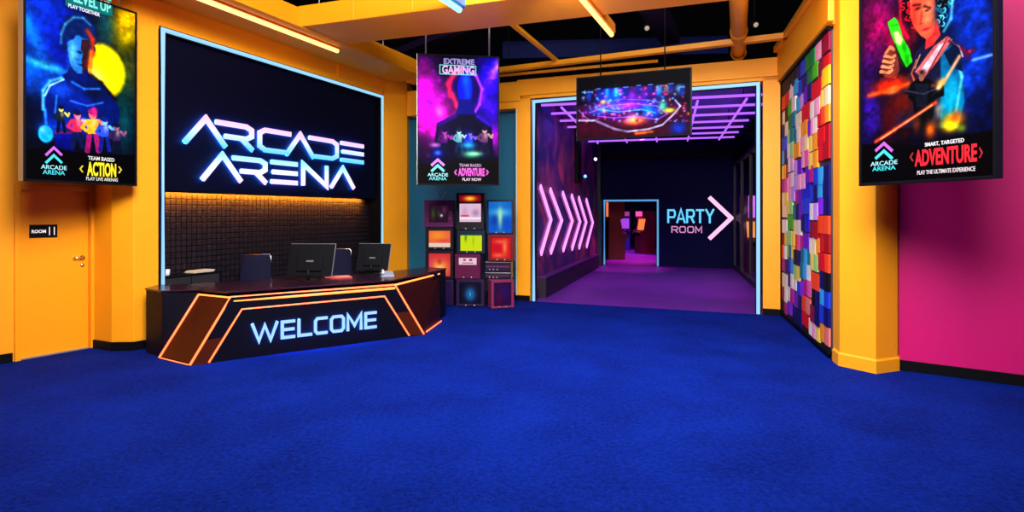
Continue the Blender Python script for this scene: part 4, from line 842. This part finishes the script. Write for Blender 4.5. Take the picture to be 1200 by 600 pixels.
# rods in the ceiling
for (px, y0_, lab) in ((449,82,'thin steel hanger rod nearest the corner of the desk bay'),(374,34,'thin steel hanger rod in front of the wide yellow beam, left')):
    p = at(px, y0_, 4.6); m_ = MB(); m_.tube([p, (p.x, p.y, 5.75)], .011, GREYM); m_.lathe(p, [(.03,-.01),(.03,.02),(.015,.03)], GREYM, 10); tag(m_.build('hanger_rod'), lab, 'rod')
# tube lights
def tube_light(p, u, L, r, hm, em, label, hw=.05, hh=.10, hangs=True):
    """p = far end"""
    f = Fr((p.x, p.y), u=u); t = thing('tube_light', p, label, 'ceiling light'); z = p.z
    m = MB(); m.box(f, 0, L, -hw, hw, z+r*.6, z+r*.6+hh, hm); m.build('housing', parent=t, bevel=.006)
    m = MB(); m.tube([f.P(.01,0,z), f.P(L-.01,0,z)], r, em, 12); m.build('diffuser', parent=t)
    if hangs:
        for k in (.3, L-.3): m = MB(); m.tube([f.P(k,0,z+hh), f.P(k,0,5.75)], .006, BLKM, 6); m.build('hanging_rod', parent=t)
    return t
OH = mat('orange_lamp_housing', (.85,.22,.01), .45)
tube_light(at(396,60,4.45), (-.4246,-1), 5.0, .034, OH, WARM, 'long warm tube light along the left wall above the desk bay', hangs=False, hh=.088)
tube_light(at(717,41,4.45), (-.4246,-1), 4.0, .034, OH, WARM, 'warm tube light hanging near the middle of the ceiling', .055, .14)
tube_light(at(539,12,4.45), (-.4246,-1), 4.0, .04, mat('blue_lamp_housing', (.01,.15,.45), .4), BLUET, 'short visible end of a blue tube light above the magenta poster', .09, .10)

# ------------------------------------------------------------------ stack of old televisions
def tv(px, Y, z, w_, h_, dep, case, scr, base_, paint, label, yaw=-.12, bez=.06, knobs=True, antenna=False, marquee=None, es=1.0, cat='television', lower=0.0):
    X = (px-CX)/F*Y; t = thing('retro_television' if cat == 'television' else 'arcade_console', (X, Y+.2, z), label, cat, 'screens stacked beside the corridor opening')
    f = Fr((X, Y), u=(math.cos(yaw), math.sin(yaw)))
    cm = mat('case_%s' % case[0], case[1], .4, bump=.05, spec=.25); P = f.P; hw = w_/2; mq = .0 if not marquee else .14
    # hollow front: bezel ring lofted back to a narrower rear shell
    m = MB(); zt = z+h_; m.box(f, -hw, hw, -dep*.55, -.03, z+.012, zt, cm, .012)
    m.loft([P(-hw*.95,-dep*.55,z+.02),P(hw*.95,-dep*.55,z+.02),P(hw*.95,-dep*.55,zt-.02),P(-hw*.95,-dep*.55,zt-.02)], [P(-hw*.65,-dep,z+.06),P(hw*.65,-dep,z+.06),P(hw*.65,-dep,zt-.08),P(-hw*.65,-dep,zt-.08)], cm)
    m.build('case', parent=t)
    s0, s1 = -hw+bez, hw-bez; b0, b1 = z+bez+lower, zt-bez-mq
    m = MB()
    for a, b, c, d_ in ((-hw,hw,z+.012,b0),(-hw,hw,b1,zt),(-hw,s0,b0,b1),(s1,hw,b0,b1)): m.box(f, a, b, -.03, .012, c, d_, cm)
    m.build('bezel', parent=t, bevel=.006)
    fs_ = Fr(f.P(s0, -.02, 0)[:2], f.P(s1, -.02, 0)[:2]); A = Art(fs_, s1-s0, b1-b0, b0, 36, 28, 1, base=base_)
    def cxy(u, v): return u, v
    for (kind, u, v, ru, rv, c, al) in paint:
        x = (A.U-u)/ru; y = (A.V-v)/rv
        mm = np.exp(-(x*x+y*y)) if kind == 'g' else ((abs(x) < 1) & (abs(y) < 1)).astype(float); A.mix(mm*al, c)
    A.build('screen', t, d=.0, es=es, curve=.018)
    m = MB()
    for sx_ in (-1, 1):
        for dy in (-.05, -dep*.5): m.box(f, sx_*hw*.75-.02, sx_*hw*.75+.02, dy-.02, dy+.02, z, z+.013, BLKP)
    m.build('foot', parent=t)
    if knobs:
        for k in range(2):
            m = MB(); m.lathe(f.P(hw-bez*.5 if bez > .07 else -hw*.3+k*.3*w_, .012, (z+h_*.35+k*.12) if bez > .07 else z+.035), [(.016,0),(.016,.012),(.010,.016)], GREYM, 10, axis=(f.n.x,f.n.y,0)); m.build('knob', parent=t)
    if antenna:
        for sx_ in (-1, 1):
            m = MB(); m.tube([f.P(0,-.15,zt), f.P(sx_*.10,-.17,zt+.16)], .005, GREYM, 6); m.build('antenna', parent=t)
    if marquee:
        fm = Fr(f.P(s0,.012,0)[:2], f.P(s1,.012,0)[:2]); A = Art(fm, s1-s0, mq-.01, b1+.03, 30, 8, 1, base=marquee[0]); x = (A.U-.5)/.28; y = (A.V-.5)/.35; A.mix(np.exp(-(x*x+y*y)), marquee[1]); A.build('marquee', t, d=.008, es=.9)
    return t
PU = ('plum', (.10,.01,.09)); BK_ = ('black', (.005,.003,.008)); NV = ('navy', (.003,.010,.03)); RD = ('crimson', (.12,.003,.010)); VI = ('dark_violet', (.018,.005,.035)); PK = ('pink', (.20,.02,.07)); DPU = ('deep_plum', (.09,.004,.04))
Yc1, Yc2, Yc3 = 11.15, 10.98, 10.85
tv(515,Yc1,0,.54,.50,.45,VI,0,(30,14,60),[('g',.5,.5,.4,.4,(50,20,80),.8)],'dark violet television at the foot of the stack, partly behind the desk')
tv(515,Yc1,.50,.54,.55,.45,BK_,0,(210,40,60),[('g',.5,.6,.45,.35,(250,150,40),.95),('g',.5,.75,.2,.3,(255,225,140),.9),('g',.5,.35,.12,.15,(200,30,40),.8),('g',.1,.6,.1,.4,(220,60,120),.7)],'black television with an orange and yellow picture, left column, just above the desk edge')
tv(515,Yc1,1.05,.54,.43,.45,BK_,0,(235,95,60),[('g',.4,.3,.4,.3,(250,150,40),.9),('r',.5,.88,.6,.12,(235,215,205),.9),('g',.7,.6,.3,.1,(220,60,60),.7)],'black television showing an orange sunset over a pale bar')
tv(514,Yc1,1.48,.56,.52,.45,PU,0,(40,18,34),[('g',.2,.5,.1,.3,(60,90,30),.8),('g',.5,.45,.1,.2,(50,50,60),.8),('g',.65,.6,.07,.08,(230,255,240),.9),('g',.8,.3,.1,.2,(110,40,90),.8)],'plum coloured television with aerials at the top left of the stack',bez=.10,antenna=True)
tv(551,Yc2,0,.53,.52,.5,VI,0,(14,10,34),[('g',.5,.55,.22,.28,(40,140,220),1),('g',.5,.55,.10,.12,(10,40,90),.95),('g',.5,.55,.03,.08,(120,220,250),1)],'dark cube television with a round blue emblem, bottom middle of the stack')
tv(548,Yc2,.52,.48,.47,.45,DPU,0,(235,200,215),[('r',.32,.3,.08,.16,(150,30,70),.8),('r',.66,.3,.08,.16,(150,30,70),.8),('r',.5,.75,.3,.06,(150,40,80),.7)],'small crimson console with a pale square screen above the blue emblem set',lower=.20,bez=.07)
tv(552,Yc2,.99,.53,.44,.45,NV,0,(205,225,20),[('g',.25,.25,.05,.2,(20,90,50),.7),('g',.6,.4,.03,.3,(130,160,20),.7),('r',.5,.04,.6,.08,(10,60,80),.9)],'dark television with a bright yellow-green screen')
tv(551,Yc2,1.43,.53,.70,.45,BK_,0,(225,190,215),[('g',.25,.45,.14,.3,(200,140,190),.7),('g',.75,.5,.16,.2,(160,100,160),.7),('r',.5,.8,.5,.06,(250,240,250),.9),('r',.25,.65,.2,.05,(220,50,100),.8)],'tall black cabinet with a red marquee and white picture, top middle of the stack',marquee=((110,10,35),(255,200,70)),lower=.10,cat='arcade console')
tv(589,Yc3-.05,0,.44,.53,.36,PK,0,(46,12,66),[('g',.6,.4,.3,.3,(50,20,110),.7),('g',.3,.7,.2,.3,(100,10,60),.6)],'pink rimmed television turned aside at the foot of the stack',yaw=.35,bez=.05,es=.8)
# two flat consoles lying on top of it
for k, (z_, w_, h_, lab) in enumerate(((.53,.50,.13,'flat dark games console lying on the pink rimmed television'),(.66,.49,.20,'dark games console under the red television'))):
    X = (583-CX)/F*Yc3; f = Fr((X, Yc3+.05), u=(.99,-.1)); t = thing('game_console', (X, Yc3+.2, z_), lab, 'console', 'screens stacked beside the corridor opening')
    m = MB(); m.box(f, -w_/2, w_/2, -.40, 0, z_, z_+h_, mat('console_dark', (.010,.004,.014), .3), .02); m.build('body', parent=t)
    m = MB(); m.box(f, -w_/2+.03, w_/2-.03, -.01, .006, z_+h_*.45, z_+h_*.58, mat('console_trim', (.12,.015,.10), .3)); m.build('front_slot', parent=t)
    for q in range(3): m = MB(); m.lathe(f.P(-w_*.3+q*.07,0,z_+h_*.25), [(.012,0),(.012,.010),(.006,.012)], mat('button_grey', (.4,.35,.5), .4), 8, axis=(f.n.x,f.n.y,0)); m.build('button', parent=t)
tv(587,Yc3,.86,.48,.50,.45,RD,0,(215,20,25),[('g',.7,.45,.12,.35,(255,130,70),.95),('g',.45,.2,.3,.1,(250,110,80),.8),('g',.35,.85,.3,.12,(250,120,70),.8),('g',.3,.5,.2,.2,(200,10,50),.7)],'crimson television with a glowing red picture')
tv(586,Yc3,1.36,.50,.64,.45,NV,0,(10,90,205),[('g',.5,.35,.5,.14,(90,215,235),.8),('g',.5,.5,.10,.34,(190,240,180),.95),('g',.25,.6,.15,.2,(10,50,150),.7),('g',.8,.7,.2,.2,(10,70,190),.8),('g',.5,.05,.5,.12,(30,120,200),.8)],'tall navy set with a bright blue picture, top right of the stack',bez=.035)

# ------------------------------------------------------------------ corridor beyond the opening
CW = Fr((.46,11.9), (3.05,20.35)); CE = Fr((2.9,20.05), (7.2,18.58)); CR = Fr((7.05,18.70), (4.78,10.30))
mm = bpy.data.materials.new('corridor_mural'); mm.use_nodes = True; nt = mm.node_tree; b_ = nt.nodes['Principled BSDF']; tc = nt.nodes.new('ShaderNodeTexCoord')
n1 = nt.nodes.new('ShaderNodeTexNoise'); n1.inputs['Scale'].default_value = 1.4; n1.inputs['Detail'].default_value = 6; n1.inputs['Distortion'].default_value = .5; cr = nt.nodes.new('ShaderNodeValToRGB'); cr.color_ramp.elements[0].position = .35; cr.color_ramp.elements[0].color = (.004,.004,.12,1); cr.color_ramp.elements[1].position = .66; cr.color_ramp.elements[1].color = (.45,.05,.12,1); e = cr.color_ramp.elements.new(.5); e.color = (.10,.01,.12,1)
nt.links.new(tc.outputs['Object'], n1.inputs['Vector']); nt.links.new(n1.outputs['Fac'], cr.inputs[0]); nt.links.new(cr.outputs[0], b_.inputs['Base Color']); b_.inputs['Roughness'].default_value = .6
wall('wall_corridor_left', CW, 0, CW.L, 0, 4.3, mm)
NAVW = mat('corridor_navy', (.0015,.0025,.040), .7, bump=.15, spec=.1)
de = [CE.hit(708.5,260)[0], CE.hit(771,260)[0]]; dz_ = CE.hit(740,235)[1]
ewm = MB(); ewm.box(CE, -.3, de[0], -.15, 0, 0, 4.3, NAVW); ewm.box(CE, de[1], CE.L+.5, -.15, 0, 0, 4.3, NAVW); ewm.box(CE, de[0], de[1], -.15, 0, dz_, 4.3, NAVW); struct('wall_corridor_end', ewm)
m_ = MB(); m_.prism([(.30,11.95),(4.75,10.25),(7.3,18.7),(3.0,20.3)], 4.22, 4.30, mat('corridor_ceiling_violet', (.05,.03,.25), .45)); struct('ceiling_corridor', m_)
m_ = MB(); m_.box(CE, -.3, CE.L+.3, .02, .3, 3.55, 3.75, BLKM); struct('trim_7', m_)
# dark pier beside the far doorway
m_ = MB(); c_ = CE.hit(699,260)[0]; m_.box(CE, c_-.30, de[0]-.08, 0, .35, 0, 4.2, mat('pier_dark', (.01,.01,.03), .5)); struct('column_2', m_)
m_ = MB(); m_.box(CW, 4.2, 4.7, 0, .1, 2.6, 4.2, BLKM); struct('trim_8', m_)
# ledge along the mural
m_ = MB(); m_.box(CW, .3, CW.L-1.4, .005, .16, 0, .42, mat('ledge_dark', (.008,.002,.012), .5)); m_.box(CW, .3, CW.L-1.4, .0, .18, .42, .44, mat('ledge_top', (.10,.02,.16), .3)); tag(m_.build('wall_ledge'), 'long low dark ledge under the pink chevron lights in the corridor', 'ledge')
# LED grid
dC = Vector((.258,.966)); eC = Vector((.966,-.258)); OC = Vector((.45,11.9))
def cp(s, t_, z): q = OC+dC*s+eC*t_; return Vector((q.x, q.y, z))
g = thing('led_ceiling_grid', cp(3.3,2.3,3.93), 'violet light grid hanging under the corridor ceiling', 'ceiling light')
for k in range(7):
    s_ = .12+1.05*k; m_ = MB(); m_.tube([cp(s_, .12, 3.95), cp(s_, 4.45, 3.95)], .026, PURP, 8); m_.build('cross_tube', parent=g)
for k in range(5):
    t_ = .52+.88*k; m_ = MB(); m_.tube([cp(.2, t_, 3.90), cp(6.55, t_, 3.90)], .024, PURP, 8); m_.build('long_tube', parent=g)
m_ = MB()
for s_ in (.3, 3.3, 6.3):
    for t_ in (.6, 4.0): m_ = MB(); m_.tube([cp(s_,t_,3.93), cp(s_,t_,4.22)], .008, BLKM, 6); m_.build('hanging_rod', parent=g)
# chevrons
zc = 1.61
starts = [12.12,12.95,14.2,15.25,16.2,17.35]
for i, y_ in enumerate(starts):
    L_ = math.hypot(CW.u.x/CW.u.y, 1); s0 = (y_-11.9)*L_; dt = 1.30
    t = thing('chevron_light', CW.P(s0+.5, .05, .9), ['pink neon chevron on the corridor mural, partly behind the blue frame','second pink neon chevron from the corridor opening','third pink neon chevron from the corridor opening','fourth pink neon chevron, third from the dark pier','pink neon chevron, second from the dark pier','pink neon chevron next to the dark pier by the far doorway'][i], 'neon light', 'arrow lights on the corridor mural')
    z_ = zc-.03*i; pts = [(s0, z_+.70), (s0+dt*.93, z_), (s0+.05, z_-.70)]
    if i == 0: pts = [(s0, z_+.70), (s0+.95, z_), (s0+.05, z_-.70)]
    m = MB(); m.ribbon(CW, pts, .10, .045, .075, PINKN); m.build('neon_tube', parent=t)
    m = MB(); m.ribbon(CW, pts, .22, .0, .03, mat('chevron_backing', (.15,.03,.18), .4)); m.build('backing', parent=t)
# PARTY ROOM sign
ps = thing('party_room_sign', CE.P(CE.hit(815,262)[0], .05, 1.4), 'neon sign reading PARTY ROOM on the navy corridor wall', 'sign')
CY2 = mat('sign_cyan_neon', (.1,.1,.1), .4, em=(.08,.55,.85), es=1.2); PK2 = mat('sign_mauve_neon', (.1,.1,.1), .4, em=(.75,.25,.62), es=.9)
def gl(px0, px1, py0, py1, glyphs, w_, m, nm):
    s0, s1 = CE.hit(px0, 250, .06)[0], CE.hit(px1, 250, .06)[0]; z1 = CE.hit((px0+px1)/2, py0, .06)[1]; z0_ = CE.hit((px0+px1)/2, py1, .06)[1]; n = len(glyphs); g_ = (s1-s0)/n
    word(CE, [(c, (s0+i*g_+g_*.08, s0+(i+1)*g_-g_*.08)) for i, c in enumerate(glyphs)], z0_, z1, w_, .05, .07, m).build(nm, parent=ps)
gl(781.5,837.5,245,261.5,'ParTY',.062,CY2,'lettering'); gl(786,823.5,265,273,'rOOM',.034,PK2,'lettering')
m_ = MB(); m_.box(CE, CE.hit(781,262)[0], CE.hit(838,262)[0], .0, .05, CE.hit(800,263)[1]-.01, CE.hit(800,263)[1]+.01, BLKM); m_.build('backing_rail', parent=ps)
aw = thing('arrow_light', CE.P(CE.hit(845,255)[0], .05, 1.1), 'large pink neon arrowhead beside the PARTY ROOM sign', 'neon light')
m_ = MB(); pts = [CE.hit(831,231,.06), CE.hit(857,255.5,.06), CE.hit(831,280,.06)]; m_.ribbon(CE, pts, .13, .05, .08, mat('arrow_pink_neon', (.1,.1,.1), .4, em=(1,.45,.78), es=1.25)); m_.build('neon_tube', parent=aw); m_ = MB(); m_.ribbon(CE, pts, .2, .0, .04, BLKM); m_.build('backing', parent=aw)
# far doorway frame + room beyond
neon_frame('neon_frame', CE, [(de[0],.02),(de[0],dz_),(de[1],dz_),(de[1],.02)], 'slim pale cyan neon tube around the far doorway of the corridor', .03, m=mat('pale_cyan_neon', (.1,.1,.1), .4, em=(.10,.38,.75), es=.9), d=.04)
FR_ = Fr((4.7,29.6), (8.5,28.6)); m_ = MB(); m_.box(FR_, -3, 5, -.1, 0, 0, 4, NAVW); struct('wall_far', m_)
m_ = MB(); m_.box(Fr((3.1,20.4),(4.4,29.6)), 0, 9.6, -.1, 0, 0, 4, NAVW); struct('wall_far_left', m_)
m_ = MB(); m_.box(Fr((8.6,29.0),(6.2,19.4)), 0, 9.8, -.1, 0, 0, 4, NAVW); struct('wall_far_right', m_)
m_ = MB(); m_.prism([(2.5,20.4),(7.2,19.0),(9,29),(4,30)], 3.1, 3.2, mat('far_ceiling_violet', (.12,.05,.5), .5)); struct('ceiling_far', m_)
for k, (x0, x1) in enumerate(((722,724),(733,738),(757,752))):
    a_ = at(x0, 237.5, 3.02) if False else None
    Y0, Y1 = 21.0, 28.5; p0 = Vector(((x0-CX)/F*Y0, Y0, 3.05)); p1 = Vector(((x1-CX)/F*Y1, Y1, 3.05)); m_ = MB(); m_.tube([p0, p1], .04, mat('far_violet_led', (.1,.1,.1), .4, em=(.75,.3,1), es=1.6), 8); tag(m_.build('tube_light'), ['violet tube light in the far room, nearest its left wall','violet tube light in the middle of the far room','violet tube light in the far room, nearest its right wall'][k], 'ceiling light')
# arcade machines
def machine(x, y, yaw, body, scr, mq, label, hgt=1.85, w_=.7):
    t = thing('arcade_machine', (x, y, 0), label, 'arcade machine', None); f = Fr((x, y), u=(math.cos(yaw), math.sin(yaw))); P = f.P; h = hgt
    bmn = mat('machine_'+body[0], body[1], .4)
    prof = [(-.35,0),(.30,0),(.30,.75),(.42,.85),(.40,.95),(.22,1.0),(.12,1.5),(.28,1.6),(.28,h),(-.35,h)]
    for sx_ in (-1, 1):
        m = MB(); m.loft([P(sx_*w_/2, d_, z_) for d_, z_ in prof], [P(sx_*(w_/2-.03), d_, z_) for d_, z_ in prof], bmn); m.build('side_panel', parent=t)
    m = MB(); m.box(f, -w_/2+.03, w_/2-.03, -.33, .25, 0, .78, bmn); m.box(f, -w_/2+.03, w_/2-.03, -.33, .05, .78, 1.62, bmn); m.build('cabinet', parent=t)
    m = MB(); hw = w_/2-.031; m.loft([P(-hw,.08,.78),P(hw,.08,.78),P(hw,.38,.78),P(-hw,.38,.78)], [P(-hw,.18,.97),P(hw,.18,.97),P(hw,.38,.90),P(-hw,.38,.90)], BLKP); m.build('control_panel', parent=t)
    m = MB()
    for k in range(3): m.lathe(P(-.15+k*.13,.30,.93), [(.02,0),(.02,.02)], col_text((240,60,60)), 8)
    m.tube([P(.2,.30,.93), P(.2,.31,1.02)], .01, GREYM, 6); m.build('joystick', parent=t)
    m = MB(); m.loft([P(-hw+.03,.055,1.04),P(hw-.03,.055,1.04),P(hw-.03,.20,1.02),P(-hw+.03,.20,1.02)], [P(-hw+.03,.055,1.5),P(hw-.03,.055,1.5),P(hw-.03,.12,1.5),P(-hw+.03,.12,1.5)], mat('screen_glow_%d_%d_%d' % scr, (.02,.02,.02), .2, em=rgb(*scr), es=1.3)); m.build('screen', parent=t)
    m = MB(); m.box(f, -hw, hw, -.33, .26, 1.62, h-.02, mat('marquee_glow_%d_%d_%d' % mq, (.02,.02,.02), .3, em=rgb(*mq), es=1.2)); m.build('marquee', parent=t)
    return t
machine(5.85, 26.0, -1.3, ('red', (.3,.02,.05)), (250,120,60), (240,80,170), 'arcade machine with an orange screen, far room right side, nearer the doorway'); machine(6.35, 28.2, -1.0, ('purple', (.15,.03,.3)), (240,120,220), (255,170,90), 'purple arcade machine at the back of the far room'); machine(5.4, 28.6, -.3, ('blue', (.03,.05,.3)), (150,60,200), (150,50,120), 'blue arcade machine against the far room back wall')
machine(3.95, 22.6, 1.72, ('orange', (.25,.04,.02)), (230,90,60), (240,110,70), 'orange arcade machine just inside the far doorway, left side', 2.5, .62); machine(4.35, 25.0, 1.75, ('steel_blue', (.1,.12,.4)), (60,80,200), (70,90,200), 'blue arcade machine behind the orange one in the far room', 2.5)
# glazed shop front on the right of the corridor
GLS = bpy.data.materials.new('clear_glass'); GLS.use_nodes = True; _n = GLS.node_tree; _n.nodes.remove(_n.nodes['Principled BSDF']); _t = _n.nodes.new('ShaderNodeBsdfTransparent'); _g = _n.nodes.new('ShaderNodeBsdfGlossy'); _m = _n.nodes.new('ShaderNodeMixShader'); _t.inputs[0].default_value = (.88,.88,.95,1); _g.inputs['Roughness'].default_value = .05; _m.inputs[0].default_value = .03; _n.links.new(_t.outputs[0], _m.inputs[1]); _n.links.new(_g.outputs[0], _m.inputs[2]); _n.links.new(_m.outputs[0], _n.nodes['Material Output'].inputs[0])
sf_ = thing('glass_partition', CR.P(3.8, .0, 0), 'dark framed glass partition along the right side of the corridor', 'glass partition')
for k in range(5):
    s_ = .3+k*1.9; m_ = MB(); m_.box(CR, s_-.035, s_+.035, -.04, .04, 0, 3.3, mat('partition_frame', (.02,.004,.014), .5)); m_.build('post', parent=sf_)
    if k < 4: m_ = MB(); m_.box(CR, s_+.035, s_+1.865, -.004, .004, .2, 3.25, GLS); m_.build('glass_pane', parent=sf_)
m_ = MB(); m_.box(CR, .3, 7.9, -.04, .04, 0, .12, mat('partition_frame')); m_.box(CR, .3, 7.9, -.04, .04, 3.25, 3.34, mat('partition_frame')); m_.build('rail', parent=sf_)
m_ = MB(); m_.box(CR, -.3, CR.L+.3, -2.2, -2.1, 0, 4.2, NAVW); struct('wall_shop', m_)
m_ = MB(); m_.box(CR, -.3, CR.L+.3, -2.1, .05, 3.34, 3.44, DARK); struct('ceiling_shop', m_)
machine(7.32, 17.9, 0, ('wine', (.2,.02,.08)), (250,150,60), (225,120,240), 'arcade machine with an orange screen behind the corridor glass, nearest the arrow', 2.3, .56)
for s_, sc_, mq_, lab in ((2.6,(250,110,80),(240,120,200),'arcade machine behind the corridor glass, second from the arrow'),(4.0,(200,70,220),(240,90,60),'arcade machine with a violet screen behind the corridor glass'),(5.6,(70,90,230),(220,60,90),'arcade machine with a blue screen behind the corridor glass, nearest the opening')):
    p_ = CR.P(s_, -.75, 0); machine(p_.x, p_.y, math.atan2(CR.u.y, CR.u.x), ('wine', (.2,.02,.08)), sc_, mq_, lab, 2.2)
# small track spots in the corridor
def track_spot(x, y, z, top, aim, em, label):
    t = thing('track_spotlight', (x, y, z), label, 'spotlight'); a = Vector(aim).normalized(); m = MB(); m.lathe((x,y,z), [(.035,-.10),(.05,-.06),(.05,.06)], BLKM, 12, axis=a); m.build('can', parent=t)
    m = MB(); m.lathe(Vector((x,y,z))+a*.055, [(.042,0),(.042,.008)], em, 12, axis=a); m.build('lens', parent=t)
    m = MB(); m.tube([(x,y,z+.03),(x,y,top)], .01, BLKM, 6); m.build('stem', parent=t)
SPW = mat('spot_lens_white', (.1,.1,.1), .4, em=(.7,.8,1), es=4); SPB = mat('spot_lens_blue', (.1,.1,.1), .4, em=(.05,.2,1), es=5)
for (px, py, Y, em, lab) in ((698,186,16.0,SPW,'small white spotlight in front of the dark corridor pier'),(686,206,15.0,SPB,'small blue spotlight above the chevron lights')):
    z_ = CH+(HY-py)/F*Y; track_spot((px-CX)/F*Y, Y, z_, 4.22, (-.2,-1,-.3), em, lab)
for k, (px, py) in enumerate(((757,32),(884,28),(596,80))):
    zz = 4.65 if k == 2 else 4.95; p = at(px, py, zz); track_spot(p.x, p.y, zz, 5.75, (.1,-.8,-.5), mat('dim_lens', (.1,.1,.1), .4, em=(.8,.6,.4), es=.5), ['small dim spotlight high in the dark ceiling above the display','small dim spotlight in the dark ceiling right of the round duct','small dim spotlight in the dark ceiling beside the magenta poster'][k])
